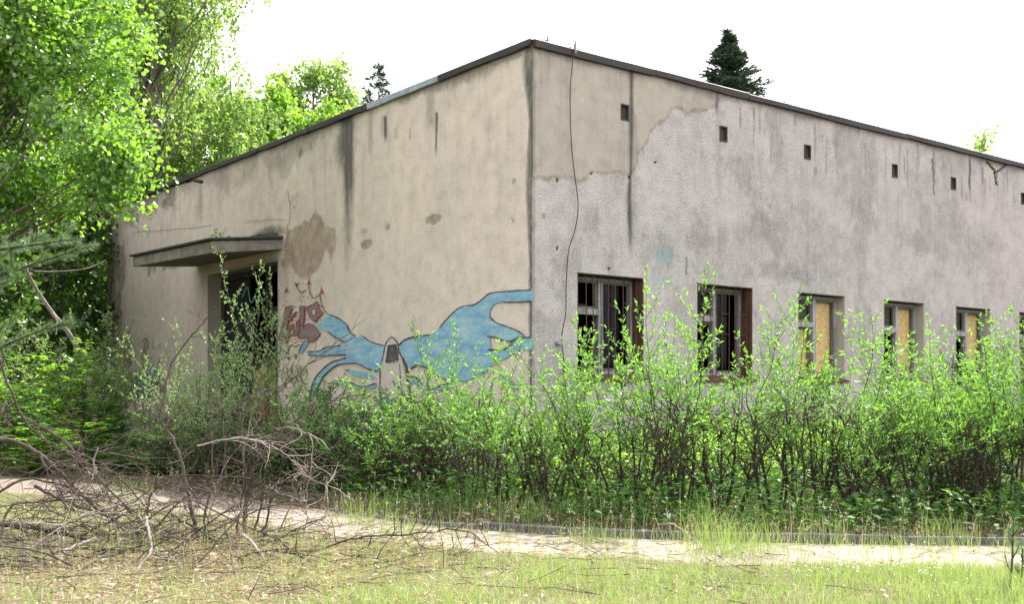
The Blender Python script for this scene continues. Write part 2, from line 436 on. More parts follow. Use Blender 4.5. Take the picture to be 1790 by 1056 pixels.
# path: worn concrete with sand on it, 4 mm above the soil
px_ = np.concatenate([np.arange(-22, -8, .5), np.arange(-8, 8, .07), np.arange(8, 30, .6)])
K = 26
PV = []
for i, x in enumerate(px_):
    y0, y1 = fy(x) - .05 + .38 * (fbm(x * 1.6, x * 0 + 3, 71) - .5), ky(x) - .01
    yy = np.linspace(y0, y1, K)
    tt = np.linspace(0, 1, K)
    zz = gz(np.full(K, x), yy) + .006 + .012 * np.sin(tt * math.pi) + .004 * fbm(x * 6, yy * 6, 8) - .03 * (tt < .02)
    PV.append(np.stack([np.full(K, x), yy, zz], -1))
PV = np.concatenate(PV)
ii, jj = np.meshgrid(np.arange(len(px_) - 1), np.arange(K - 1), indexing='ij'); q = ii * K + jj
PF = np.stack([q, q + K, q + K + 1, q + 1], -1).reshape(-1, 4)
t = NT('worn path')
o_ = t.obj(); n1 = t.noise(o_, 2.2, 5, .6); n2 = t.noise(o_, 40, 5, .7); n3 = t.noise(o_, 9, 6, .65)
cc = t.mix(t.ramp(n1, .35, .65), (.21, .172, .15), (.36, .305, .27)); cc = t.mix(t.ramp(n3, .54, .66, 0, .75), cc, (.16, .125, .095))
cc = t.mix(t.ramp(n2, .56, .68, 0, .6), cc, (.12, .09, .07))
vor = t.n('TexVoronoi', {'Vector': t.mix(.35, o_, t.n('TexNoise', {'Vector': o_, 'Scale': 2.5}).outputs['Color'], 'ADD'), 'Scale': 1.15}, feature='DISTANCE_TO_EDGE').outputs['Distance']
cc = t.mix(t.ramp(vor, .028, .008, 0, .85), cc, (.09, .075, .05))
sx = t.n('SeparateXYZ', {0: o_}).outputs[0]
cc = t.mix(t.ramp(t.math('ADD', sx, t.math('MULTIPLY', n3, 2.2)), .3, -2.2, 0, .96), cc, t.mix(t.ramp(n2, .4, .6), (.13, .10, .085), (.24, .20, .17)))  # left end: packed soil, with tree shade put into the colour too
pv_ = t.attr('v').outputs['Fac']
cc = t.mix(t.ramp(t.math('ADD', pv_, t.math('MULTIPLY', t.math('SUBTRACT', n3, .5), .35)), .76, .9, 0, .85), cc, t.mix(t.ramp(n2, .4, .6), (.11, .08, .065), (.21, .165, .14)))  # hedge shadow along the kerb painted in as a darker, dirt-toned strip
cc = t.mix(t.ramp(t.math('ADD', pv_, t.math('MULTIPLY', t.math('SUBTRACT', n3, .5), .5)), .22, .02, 0, .8), cc, (.22, .19, .12))
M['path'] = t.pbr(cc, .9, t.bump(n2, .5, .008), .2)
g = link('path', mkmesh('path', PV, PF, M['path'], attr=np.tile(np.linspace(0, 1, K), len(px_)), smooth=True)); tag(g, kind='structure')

# ---------------------------------------------------------------- kerb of single stones
rng = np.random.RandomState(4)
kerb = empty('kerb', (1.2, 7.95, 0)); tag(kerb, 'low dark grey concrete kerb curving between path and hedge', 'kerb')
seg = np.stack([np.linspace(-1.6, 9.5, 600), ky(np.linspace(-1.6, 9.5, 600))], -1)
cum = np.concatenate([[0], np.cumsum(np.linalg.norm(np.diff(seg, axis=0), axis=1))])
s0 = 0.0
while s0 < cum[-1] - .8:
    ln = .96
    bm = bmesh.new(); nseg = 6; rings = []
    sink = rng.uniform(-.004, .006) - .045 * max(0, 1 - s0 / 1.6); tilt = rng.uniform(-.012, .012)
    for k in range(nseg + 1):
        s_ = s0 + .007 + (ln - .014) * k / nseg
        x = np.interp(s_, cum, seg[:, 0]); y = np.interp(s_, cum, seg[:, 1])
        x2 = np.interp(s_ + .02, cum, seg[:, 0]); y2 = np.interp(s_ + .02, cum, seg[:, 1])
        tx, ty = x2 - x, y2 - y; l_ = math.hypot(tx, ty); nx, ny = -ty / l_, tx / l_
        off = tilt + rng.uniform(-.0025, .0025)
        tz = .062 + sink + rng.uniform(-.003, .003)
        prof = [(-.0, -.08), (.0, tz - .008), (.006, tz), (.078, tz - .002), (.085, -.08)]
        rings.append([bm.verts.new((x + nx * (p + off) - 1.2, y + ny * (p + off) - 7.95, z)) for p, z in prof])
    for k in range(nseg):
        for m in range(4): bm.faces.new((rings[k][m], rings[k + 1][m], rings[k + 1][m + 1], rings[k][m + 1]))
    for e in (rings[0], rings[-1]): bm.faces.new(e)
    bmesh.ops.recalc_face_normals(bm, faces=bm.faces)
    me = bpy.data.meshes.new('kerbstone'); bm.to_mesh(me); bm.free(); me.materials.append(M['kerb'])
    link('kerbstone', me, kerb)
    s0 += ln + .004

# ---------------------------------------------------------------- building
H = 5.12
LEN_G, LEN_L = 14.9, 26.0
B = empty('abandoned_building', (COR[0], COR[1], 0), ANG)
tag(B, 'abandoned flat-roofed single-storey building with stained cream and grey rendered walls and graffiti', 'building')

def gable(px, py):           # point of the photograph on the gable wall -> (u, z)
    r = (px - PCX) / FPX; u = (COR[0] - COR[1] * r) / (sa + r * ca)
    return u, EYE + (HZ - py) / FPX * (COR[1] + ca * u)
def longw(px, py):
    r = (px - PCX) / FPX; s = (r * COR[1] - COR[0]) / (ca - sa * r)
    return s, EYE + (HZ - py) / FPX * (COR[1] + sa * s)

WINS = [(.70, 1.84), (2.83, 3.97), (4.98, 6.12), (7.13, 8.27), (9.23, 10.37), (11.35, 12.49), (13.5, 14.64), (15.6, 16.74), (17.7, 18.84)]
WZ0, WZ1 = 1.20, 2.485
VENTS = [1.5, 3.36, 5.20, 7.43, 9.15, 11.49, 13.4, 15.6, 17.7]
VZ, VW, VH = 4.55, .15, .21
holes_l = [(a, b, WZ0, WZ1) for a, b in WINS] + [(v - VW / 2, v + VW / 2, VZ - VH / 2, VZ + VH / 2) for v in VENTS]
DU0, DU1, DZ1 = 6.62, 9.50, 3.20
holes_g = [(DU0, DU1, -9, DZ1)]

def snap_axis(lo, hi, step, cuts):
    cuts = sorted(set([lo, hi] + [c for c in cuts if lo < c < hi]))
    out = [cuts[0]]
    for a, b in zip(cuts[:-1], cuts[1:]):
        n = max(1, int(round((b - a) / step)))
        out += list(a + (b - a) * np.arange(1, n + 1) / n)
    return np.array(out)

def inside(poly, x, y):
    c = np.zeros(x.shape, bool); p = np.asarray(poly); j = len(p) - 1
    for i in range(len(p)):
        xi, yi, xj, yj = p[i, 0], p[i, 1], p[j, 0], p[j, 1]
        if yi != yj:
            c ^= ((yi > y) != (yj > y)) & (x < (xj - xi) * (y - yi) / (yj - yi) + xi)
        j = i
    return c
def blob(U, Z, u, z, ru, rz, soft=.5, nz=.55, seed=1):
    d = np.hypot((U - u) / ru, (Z - z) / rz) + nz * (fbm(U * 3 / max(ru, .3), Z * 3 / max(ru, .3), seed) - .5) * 2
    return 1 - sstep(1 - soft, 1 + soft * .4, d)
def streak(U, Z, u, z0, z1, w, amp=1., seed=0, fade=.5):
    uu = U - u - .04 * (vnoise(Z * 2.2, Z * 0, seed) - .5)
    wz = w * (.6 + .8 * vnoise(Z * 3.0, U * 0 + seed, seed + 4))
    m = np.exp(-(uu / wz) ** 2) * sstep(z1, z1 + (z0 - z1) * fade, Z) * (Z < z0 + .02)
    return amp * m

def polydist(U, Z, pts):
    d = np.full(U.shape, 9.)
    for (x0, y0), (x1, y1) in zip(pts[:-1], pts[1:]):
        vx, vy = x1 - x0, y1 - y0; L2 = vx * vx + vy * vy + 1e-9
        tt = np.clip(((U - x0) * vx + (Z - y0) * vy) / L2, 0, 1)
        d = np.minimum(d, np.hypot(U - x0 - tt * vx, Z - y0 - tt * vy))
    return d

def wall_grid(name, mat, length, z0, holes, step, plane, maskfn, maxfine):
    cu = [h[0] for h in holes] + [h[1] for h in holes]; cz = [h[2] for h in holes] + [h[3] for h in holes]
    U = snap_axis(0, maxfine, step, cu)
    if length > maxfine: U = np.concatenate([U, snap_axis(maxfine, length, step * 4, cu)[1:]])
    Zs = snap_axis(z0, H, step, cz)
    UU, ZZ = np.meshgrid(U, Zs, indexing='ij')
    mk, mk2, disp = maskfn(UU, ZZ)
    b = len(Zs)
    uc = (U[:-1] + U[1:]) / 2; zc = (Zs[:-1] + Zs[1:]) / 2
    UC, ZC = np.meshgrid(uc, zc, indexing='ij'); keep = np.ones(UC.shape, bool)
    for h in holes: keep &= ~((UC > h[0]) & (UC < h[1]) & (ZC > h[2]) & (ZC < h[3]))
    ii, jj = np.meshgrid(np.arange(len(U) - 1), np.arange(b - 1), indexing='ij')
    q = (ii * b + jj)[keep]
    if plane == 'x':
        V = np.stack([-disp, UU, ZZ], -1); F = np.stack([q, q + 1, q + b + 1, q + b], -1)
    else:
        V = np.stack([UU, -disp, ZZ], -1); F = np.stack([q, q + b, q + b + 1, q + 1], -1)
    me = mkmesh(name, V, F, mat, smooth=True)
    for nm, m_ in (('mask', mk), ('mask2', mk2)):
        at_ = me.color_attributes.new(nm, 'FLOAT_COLOR', 'POINT')
        rgba = np.ones((UU.size, 4), np.float32)
        for k in range(3): rgba[:, k] = np.clip(m_[k], 0, 1).ravel()
        at_.data.foreach_set('color', rgba.ravel())
    return link(name, me, B)

def mask_g(U, Z):
    n = fbm(U * 2, Z * 2, 11); nf = fbm(U * 7, Z * 7, 12)
    top = H - Z
    dark = np.zeros_like(U); brown = np.zeros_like(U); pale = np.zeros_like(U); teal = np.zeros_like(U); crack = np.zeros_like(U)
    P = gable
    def st(px, y0, y1, wpx, amp, seed, fade=.5):
        nonlocal dark
        u, z0 = P(px, y0); _, z1 = P(px, y1); w = abs(P(px + wpx, y0)[0] - u)
        dark = np.maximum(dark, streak(U, Z, u, z0, z1, w, amp, seed, fade))
    st(607, 180, 560, 9, .95, 1, .75); st(600, 195, 330, 15, .8, 2); st(613, 180, 420, 6, .9, 3)
    st(648, 170, 305, 6, .45, 4); st(673, 205, 255, 2.2, 1.2, 5); st(763, 198, 282, 2.0, 1.2, 6, .35)
    st(752, 150, 250, 8, .42, 7); st(783, 120, 158, 2.5, 1.0, 8); st(779, 125, 145, 5, .8, 9)
    st(670, 205, 250, 7, .4, 10); st(717, 225, 250, 3, .5, 13); st(693, 225, 250, 5, .35, 14)
    st(350, 290, 420, 8, .4, 15); st(526, 240, 290, 6, .35, 16); st(470, 255, 330, 14, .3, 17)
    # weathered corner
    cw = .055 + .10 * sstep(4.2, 4.9, Z) + .05 * np.exp(-((Z - 3.45) / .5) ** 2)
    dark = np.maximum(dark, (1 - sstep(cw * .55, cw * 1.6, U + .03 * (nf - .5))) * (.62 + .4 * nf))
    # sooty band below the roof, wider towards the far end
    u6 = P(620, 200)[0]
    band = sstep(.62, .1, top + (n - .5) * .9) * sstep(u6 - .9, u6 + .2, U) * .42
    band = np.maximum(band, sstep(.20, .03, top + (n - .5) * .35) * .5)
    dark = np.maximum(dark, band)
    dark = np.maximum(dark, .35 * blob(U, Z, 14.6, 4.6, .7, .5, .6, .5, 3))
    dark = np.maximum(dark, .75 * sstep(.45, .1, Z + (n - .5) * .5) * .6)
    u, z = P(445, 408); dark = np.maximum(dark, .75 * blob(U, Z, u - .5, 3.68, .75, .14, .7, .4, 9))
    for (px, py, rx, ry, a, sd) in [(262, 350, 20, 26, .75, 1), (297, 345, 14, 24, .7, 2), (228, 380, 10, 18, .5, 3), (212, 470, 9, 50, .85, 4), (208, 560, 7, 60, .8, 5),
                                    (224, 620, 8, 40, .7, 6), (265, 470, 14, 12, .55, 7), (300, 465, 20, 9, .55, 8), (236, 740, 18, 14, .5, 12)]:
        u, z = P(px, py); ru = abs(P(px + rx, py)[0] - u); rz = abs(P(px, py + ry)[1] - z)
        brown = np.maximum(brown, a * blob(U, Z, u, z, ru, rz, .5, .6, sd))
    u, z = P(536, 432); brown = np.maximum(brown, .95 * blob(U, Z, u, z, abs(P(583, 432)[0] - u), .48, .35, .35, 21))
    for (px, py, rx, ry) in [(560, 455, 9, 22), (552, 400, 8, 10), (572, 425, 5, 20), (528, 430, 5, 4), (540, 470, 14, 6)]:
        u, z = P(px, py); ru = abs(P(px + rx, py)[0] - u); rz = abs(P(px, py + ry)[1] - z)
        pale = np.maximum(pale, .8 * blob(U, Z, u, z, ru, rz, .6, .9, 22))
    for (px, py, rx, ry, a) in [(640, 427, 11, 10, 1.), (637, 404, 10, 9, .35), (757, 382, 16, 10, .75), (678, 397, 6, 8, .45), (898, 316, 5, 7, .5), (525, 265, 6, 12, .45), (812, 380, 6, 4, .4), (515, 350, 12, 16, .35)]:
        u, z = P(px, py); ru = abs(P(px + rx, py)[0] - u); rz = abs(P(px, py + ry)[1] - z)
        brown = np.maximum(brown, a * blob(U, Z, u, z, ru, rz, .4, .35, 31))
    for (px, py, rx, ry, a) in [(262, 672, 22, 30, .6), (255, 640, 14, 16, .4), (700, 700, 20, 25, .35)]:
        u, z = P(px, py); ru = abs(P(px + rx, py)[0] - u); rz = abs(P(px, py + ry)[1] - z)
        teal = np.maximum(teal, a * blob(U, Z, u, z, ru, rz, .8, .6, 33))
    def cr(pts, w):
        nonlocal crack
        pp = [P(*p) for p in pts]
        d = polydist(U + .05 * (fbm(U * 6, Z * 6, 41) - .5), Z + .09 * (fbm(U * 5, Z * 5, 42) - .5), pp)
        crack = np.maximum(crack, 1 - sstep(w * .4, w, d))
    cr([(196, 352), (215, 350), (237, 347), (258, 337), (276, 322), (300, 325), (330, 315), (355, 316)], .035)
    disp = .004 * (n - .5) - .012 * crack - .006 * sstep(.5, .7, brown) + .006 * (fbm(U * .8, Z * .8, 40) - .5)
    return (dark, brown, np.zeros_like(U)), (teal, pale, crack), disp

def mask_l(U, Z):
    n = fbm(U * 2, Z * 2, 51); nf = fbm(U * 8, Z * 8, 52)
    P = longw
    top = H - Z
    dark = np.zeros_like(U); brown = np.zeros_like(U); pale = np.zeros_like(U); teal = np.zeros_like(U); crack = np.zeros_like(U)
    poly = [P(*p) for p in [(925, 20), (925, 318), (960, 316), (1000, 316), (1022, 312), (1030, 300), (1070, 302), (1096, 306), (1104, 285), (1118, 262), (1142, 240), (1158, 205), (1178, 192), (1205, 198), (1222, 190), (1250, 184), (1262, 170), (1300, 158), (1330, 100), (1300, 20)]]
    jx = .22 * (fbm(U * 4, Z * 4, 61) - .5); jz = .22 * (fbm(U * 4, Z * 4, 62) - .5)
    sm = inside(poly, U + jx, Z + jz).astype(float)
    edge = polydist(U + jx, Z + jz, poly[1:-2])
    brown = np.maximum(brown, .38 * (1 - sstep(.0, .07, edge)))
    dark = np.maximum(dark, .22 * (1 - sstep(.0, .04, edge)))
    def st(px, y0, y1, wpx, amp, seed, fade=.5):
        nonlocal dark
        u, z0 = P(px, y0); _, z1 = P(px, y1); w = abs(P(px + wpx, y0)[0] - u)
        dark = np.maximum(dark, streak(U, Z, u, z0, z1, w, amp, seed, fade))
    st(1102, 110, 480, 4.5, .95, 1, .25); st(1104, 200, 520, 13, .32, 2); st(1253, 145, 215, 3.5, .8, 3); st(1255, 160, 400, 8, .25, 4)
    st(1500, 205, 250, 3, .6, 5); st(1390, 190, 230, 3, .5, 7); st(1462, 190, 260, 3, .5, 8); st(1605, 240, 330, 3, .45, 9); st(1633, 250, 340, 3, .55, 10); st(1695, 270, 350, 3, .5, 11)
    rs = np.random.RandomState(5)
    for k in range(46):
        u = rs.uniform(3.2, 13); l = rs.uniform(.15, .75)
        dark = np.maximum(dark, streak(U, Z, u, H - rs.uniform(0, .5), H - .3 - l, rs.uniform(.012, .04), rs.uniform(.25, .6), k, .5))
    cw = .02 + .02 * nf
    dark = np.maximum(dark, .6 * (1 - sstep(cw, cw * 2.5, U)) * (.5 + nf * .5))
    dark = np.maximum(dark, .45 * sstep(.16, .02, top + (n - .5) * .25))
    # grime clouds
    for (px, py, rx, ry, a, sd) in [(1340, 400, 60, 70, .30, 1), (1240, 420, 50, 60, .26, 2), (1390, 480, 60, 30, .30, 3), (1600, 420, 50, 30, .26, 4), (1150, 440, 40, 60, .22, 5), (985, 480, 30, 90, .22, 6), (1500, 350, 60, 70, .22, 7),
                                     (1290, 300, 50, 50, .24, 8), (1700, 430, 60, 50, .22, 9)]:
        u, z = P(px, py); ru = abs(P(px + rx, py)[0] - u); rz = abs(P(px, py + ry)[1] - z)
        dark = np.maximum(dark, 1.3 * a * blob(U, Z, u, z, ru, rz, .9, .8, sd))
    dark = np.maximum(dark, .24 * sstep(.50, .72, fbm(U * .55 + 3, Z * .8, 91)) * (1 - sm)); dark = np.maximum(dark, .30 * sstep(.52, .70, fbm(U * 1.9, Z * .9, 92)) * (1 - sm))
    for a, b in WINS:
        dark = np.maximum(dark, .35 * np.exp(-((U - a) / .35) ** 2) * sstep(1.2, 1.1, Z) * sstep(.5, 1.1, Z))
    for (px, py, rx, ry, a) in [(950, 377, 4, 5, 1.), (1425, 300, 5, 12, .5), (1690, 345, 5, 12, .4), (1267, 255, 6, 8, .35)]:
        u, z = P(px, py); ru = abs(P(px + rx, py)[0] - u); rz = abs(P(px, py + ry)[1] - z)
        brown = np.maximum(brown, a * blob(U, Z, u, z, ru, rz, .4, .3, 31))
    for (px, py, rx, ry, a) in [(1160, 445, 18, 26, .75), (1152, 490, 26, 12, .65), (1165, 560, 22, 50, .35), (1225, 610, 16, 30, .3), (1500, 700, 60, 20, .35), (1420, 760, 30, 30, .5)]:
        u, z = P(px, py); ru = abs(P(px + rx, py)[0] - u); rz = abs(P(px, py + ry)[1] - z)
        teal = np.maximum(teal, a * blob(U, Z, u, z, ru, rz, .9, .8, 33))
    u, z = P(1738, 300); pale = np.maximum(pale, .9 * blob(U, Z, u - .1, z + .05, .35, .22, .3, .5, 35))
    def cr(pts, w):
        nonlocal crack
        pp = [P(*p) for p in pts]
        d = polydist(U + .04 * (fbm(U * 6, Z * 6, 41) - .5), Z + .06 * (fbm(U * 5, Z * 5, 42) - .5), pp)
        crack = np.maximum(crack, 1 - sstep(w * .4, w, d))
    cr([(1725, 283), (1738, 296), (1742, 322)], .03); cr([(1740, 302), (1757, 290), (1763, 280)], .02)
    for (px, py) in [(974, 434), (975, 315), (1065, 470), (1146, 283), (1034, 303), (1100, 309)]:
        u, z = P(px, py); crack = np.maximum(crack, 1 - sstep(.012, .032, np.hypot(U - u, Z - z)))
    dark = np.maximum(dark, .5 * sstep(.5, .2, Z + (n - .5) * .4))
    disp = .009 * sm + .007 * (nf - .5) * (1 - sm) - .012 * crack + .008 * (fbm(U * .7, Z * .7, 55) - .5)
    return (dark, brown, sm), (teal, pale, crack), disp

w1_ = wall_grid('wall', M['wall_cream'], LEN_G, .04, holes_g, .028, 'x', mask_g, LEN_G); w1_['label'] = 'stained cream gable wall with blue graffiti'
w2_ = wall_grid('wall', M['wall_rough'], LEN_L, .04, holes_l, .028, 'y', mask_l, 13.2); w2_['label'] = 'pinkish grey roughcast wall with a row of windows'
T = .38
boxobj('back_wall', [(0, LEN_L, LEN_G - T, LEN_G, .04, H), (LEN_L - T, LEN_L, 0, LEN_G - T, .04, H)], M['wall_plain'], B)
# inner faces, partitions, ceiling and floor keep the rooms dark
segs = []
xs = [0.02]
for a, b in WINS: xs += [a, b]
xs.append(LEN_L - T - .01)
for a, b in zip(xs[0::2], xs[1::2]): segs.append((a + .0, b, .03, T, .04, H))
for a, b in WINS: segs += [(a, b, .03, T, .04, WZ0 - .0), (a, b, .03, T, WZ1, H)]
for i in range(len(segs)): segs[i] = tuple(segs[i])
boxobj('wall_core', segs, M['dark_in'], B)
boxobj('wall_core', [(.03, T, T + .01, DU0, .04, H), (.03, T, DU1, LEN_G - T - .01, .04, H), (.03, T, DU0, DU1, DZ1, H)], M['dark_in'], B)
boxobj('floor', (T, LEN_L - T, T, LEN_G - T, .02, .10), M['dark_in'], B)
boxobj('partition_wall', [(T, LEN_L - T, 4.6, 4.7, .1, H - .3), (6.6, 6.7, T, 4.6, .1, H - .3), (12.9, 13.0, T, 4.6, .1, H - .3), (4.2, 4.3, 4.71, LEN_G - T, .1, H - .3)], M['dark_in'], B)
boxobj('roof', (.01, LEN_L + .02, .01, LEN_G + .02, H - .02, H + .055), M['felt'], B)
boxobj('plinth', [(.05, .12, .12, LEN_G, -.6, .04), (.05, LEN_L, .05, .12, -.6, .04)], M['concrete_dark'], B)
boxobj('plinth', (-.012, LEN_L, -.025, .05, -.4, .27), M['concrete'], B)['label'] = 'grey concrete plinth under the roughcast wall'

# flashing sheets along the roof edge
rf = random.Random(9)
def flashing(axis_, length, stops):
    p = 0.0; k = 0
    while p < length:
        ln = rf.uniform(1.7, 2.1); e = min(length, p + ln)
        mat = M['flash_grey'] if any(a <= (p + e) / 2 <= b for a, b in stops) else M['flash']
        o1, o2 = -.055 - rf.uniform(0, .012), .10
        z0 = H - .022 - rf.uniform(0, .012); z1 = H + .056 + rf.uniform(-.008, .008)
        n = 5; bm = bmesh.new(); rings = []
        for i in range(n + 1):
            q = p + .004 + (e - p - .008) * i / n; w = rf.uniform(-.010, .010); wz = rf.uniform(-.009, .009)
            prof = [(o1 + w, z0 + wz), (o1 + w * .5, z1 - .012), (o1 + .02, z1), (o2, z1 + .004), (o2, z1 - .03), (-.012, z0 + .03), (-.012, z0 + wz)]
            rings.append([bm.verts.new((a, q, z) if axis_ == 'y' else (q, a, z)) for a, z in prof])
        m = len(rings[0])
        for i in range(n):
            for j in range(m): bm.faces.new((rings[i][j], rings[i + 1][j], rings[i + 1][(j + 1) % m], rings[i][(j + 1) % m]))
        bm.faces.new(rings[0]); bm.faces.new(rings[-1])
        bmesh.ops.recalc_face_normals(bm, faces=bm.faces)
        me = bpy.data.meshes.new('flashing_sheet'); bm.to_mesh(me); bm.free(); me.materials.append(mat)
        ob = link('flashing_sheet', me, B)
        if mat is M['flash_grey']: ob['label'] = 'bare blue-grey metal flashing sheet'
        p = e
ug0, ug1 = gable(780, 120)[0], gable(615, 185)[0]
flashing('y', LEN_G, [(ug0, ug1)])
flashing('x', LEN_L, [])
boxobj('gutter_bracket', [(-.30, .0, LEN_G - .12, LEN_G + .35, H - .22, H - .1), (-.30, -.22, LEN_G - .4, LEN_G + .35, H - .34, H - .1)], M['felt'], B)

# vents
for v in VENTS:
    fr = boxobj('vent', [(v - VW / 2, v - VW / 2 + .018, -.012, .2, VZ - VH / 2, VZ + VH / 2), (v + VW / 2 - .018, v + VW / 2, -.012, .2, VZ - VH / 2, VZ + VH / 2),
                         (v - VW / 2 + .018, v + VW / 2 - .018, -.012, .2, VZ + VH / 2 - .018, VZ + VH / 2), (v - VW / 2 + .018, v + VW / 2 - .018, -.012, .2, VZ - VH / 2, VZ - VH / 2 + .024)], M['felt'], B)
    boxobj('vent_dark_sheet', [(v - VW / 2 + .02, v + VW / 2 - .02, .06, .075, VZ - VH / 2 + .02, VZ + VH / 2 - .02)], M['door'], fr)  # solid near-black sheet, the darkness of the hole put into its colour

# windows
def window(a, b, kind, idx):
    e = empty('window', (a, 0, WZ0)); e.parent = B
    w = b - a; h = WZ1 - WZ0; q0, q1 = (.19, .26) if kind == 'bars' else (.14, .21)
    lab = {'bars': 'wooden window with rusty bars and dark panes', 'board': 'wooden window boarded inside with strand board', 'half': 'wooden window with dark left sash and strand board on the right'}[kind]
    e['label'] = lab
    bm_reveal = [(0.0, .012, .0, q1, 0, h), (w - .014, w, .0, q1 + .1, 0, h)]
    r_ = boxobj('reveal', [bm_reveal[1]], M['rust'] if kind == 'bars' else M['wall_plain'], e)
    boxobj('reveal', [bm_reveal[0]], M['wall_plain'], e)
    boxobj('lintel', [(0.0, w, .0, q1 + .1, h - .012, h)], M['concrete_dark'], e)
    mu = .553; fw = .042
    j = .003
    boxobj('frame', [(.014, .014 + fw, q0, q1, .05, h - .02), (w - .016 - fw, w - .016, q0, q1, .05, h - .02), (.014 + fw, w - .016 - fw, q0, q1, h - .02 - fw, h - .02), (.014 + fw, w - .016 - fw, q0, q1, .05, .05 + fw)], M['wood_white'], e, .004, j)
    boxobj('mullion', [(mu - .034, mu + .034, q0 - .022, q1 + .01, .052, h - .024 - fw)], M['wood_white'], e, .008, j)
    tz = .835
    boxobj('transom', [(.014 + fw, mu - .04, q0 - .02, q1, tz - .035, tz + .035), (.014 + fw, mu - .04, q0 - .035, q0 - .02, tz - .045, tz - .015)], M['wood_white'], e, .005, j)
    def sash(x0, x1, z0, z1, s=.028):
        boxobj('sash', [(x0, x0 + s, q0 + .008, q1 - .015, z0, z1), (x1 - s, x1, q0 + .008, q1 - .015, z0, z1), (x0 + s, x1 - s, q0 + .008, q1 - .015, z1 - s, z1), (x0 + s, x1 - s, q0 + .008, q1 - .015, z0, z0 + s)], M['wood_grey'], e, .003, .002)
    x0 = .016 + fw; x1 = w - .018 - fw
    zb, zt = .052 + fw, h - .022 - fw
    sash(x0, mu - .042, tz + .037, zt); sash(mu + .042, x1, zb, zt, .032)
    if idx != 0: sash(x0, mu - .042, zb, tz - .047)
    yg = (q0 + q1) / 2
    if kind == 'bars':
        boxobj('pane', [(mu + .074, x1 - .032, yg, yg + .004, zb + .04, zt - .04)], M['glass'], e)
        if idx: boxobj('pane', [(x0 + .034, mu - .076, yg, yg + .004, tz + .07, zt - .034)], M['glass'], e)
    else:
        boxobj('pane', [(x0 + .034, mu - .076, yg, yg + .004, tz + .07, zt - .034)], M['glass'], e)
        boxobj('board', [(mu + .03, w - .02, q1 + .012, q1 + .03, .03, h - .03)], M['osb'], e)
        if kind == 'board': boxobj('board', [(.02, mu + .028, q1 + .014, q1 + .032, .03, h - .03)], M['osb'], e)
        else: boxobj('board', [(.02, mu + .028, q1 + .014, q1 + .032, tz + .02, h - .03)], M['osb'], e)
    if kind == 'bars':
        rb = random.Random(idx + 3); n = 9
        for k in range(n):
            x = .06 + (w - .13) * k / (n - 1) + rb.uniform(-.012, .012); t_ = Tubes()
            lean = rb.uniform(-.012, .012)
            t_.add([(x, .045, -.0), (x + lean, .045 + rb.uniform(-.01, .01), h / 2), (x + lean * .3, .045, h - .01)], .0065, 5)
            link('bar', t_.mesh('bar', M['rust_bar']), e)
        for k in range(5):
            i = [0, 2, 4, 6, 7][k]; x = .06 + (w - .13) * i / (n - 1)
            for z in ([.95, .35] if k % 2 else [.62, .9]):
                t_ = Tubes(); t_.add([(x, .038, z), (x + (w - .13) / (n - 1), .038, z)], .005, 4)
                link('cross_bar', t_.mesh('cross_bar', M['rust_bar']), e)
    # metal sill sheet, bent and rusty
    bm = bmesh.new(); rs_ = random.Random(idx); rings = []
    for i in range(7):
        x = -.03 + (w + .06) * i / 6; dz = rs_.uniform(-.008, .008)
        rings.append([bm.verts.new((x, y, z)) for y, z in ((q0 + .01, .052), (-.0, .02 + dz), (-.055, .008 + dz), (-.058, -.035 + dz), (-.05, -.035 + dz), (-.046, .0 + dz), (0.0, .008 + dz), (q0 + .01, .03))])
    for i in range(6):
        for k in range(8): bm.faces.new((rings[i][k], rings[i + 1][k], rings[i + 1][(k + 1) % 8], rings[i][(k + 1) % 8]))
    bm.faces.new(rings[0]); bm.faces.new(rings[-1]); bmesh.ops.recalc_face_normals(bm, faces=bm.faces)
    me = bpy.data.meshes.new('sill'); bm.to_mesh(me); bm.free(); me.materials.append(M['rust'])
    link('sill', me, e)
for i, (a, b) in enumerate(WINS):
    window(a, b, 'bars' if i < 2 else ('board' if i in (2, 5, 7) else 'half'), i)
# broken render below the first two sills
def hole_patch(s, z, w, h):
    bm = bmesh.new(); rr = random.Random(int(s * 100)); n = 12
    vs = [bm.verts.new((s + w * math.cos(2 * math.pi * k / n) * rr.uniform(.7, 1.1), -.013, z + h * math.sin(2 * math.pi * k / n) * rr.uniform(.6, 1.1))) for k in range(n)]
    bm.faces.new(vs); bmesh.ops.recalc_face_normals(bm, faces=bm.faces)
    me = bpy.data.meshes.new('broken_render'); bm.to_mesh(me); bm.free(); me.materials.append(M['door'])
    link('broken_render', me, B)
hole_patch(1.42, 1.115, .11, .045); hole_patch(3.55, 1.10, .14, .05)

# ---- entrance: recess, canopy, doors
boxobj('door_jamb', [(.0, .34, DU1 - .005, DU1 + .05, .04, DZ1), (.0, .34, DU0 - .05, DU0 + .005, .04, DZ1), (.0, .34, DU0, DU1, DZ1 - .005, DZ1 + .05)], M['wall_plain'], B)
boxobj('door_frame', [(.26, .36, DU1 - .13, DU1 - .008, .1, DZ1 - .02), (.26, .36, DU0 + .008, DU0 + .09, .1, DZ1 - .02), (.26, .36, DU0 + .09, DU1 - .13, DZ1 - .12, DZ1 - .02), (.27, .35, DU0 + .95, DU0 + 1.03, .1, DZ1 - .12)], M['wood_dark'], B, .006)
dr = boxobj('door', [(.30, .345, DU0 + 1.75, DU1 - .14, .11, DZ1 - .13)], M['door'], B)
boxobj('handle', [(.24, .30, DU0 + 1.82, DU0 + 1.85, 1.1, 1.13), (.24, .26, DU0 + 1.82, DU0 + 1.95, 1.1, 1.13)], M['flash_grey'], dr)
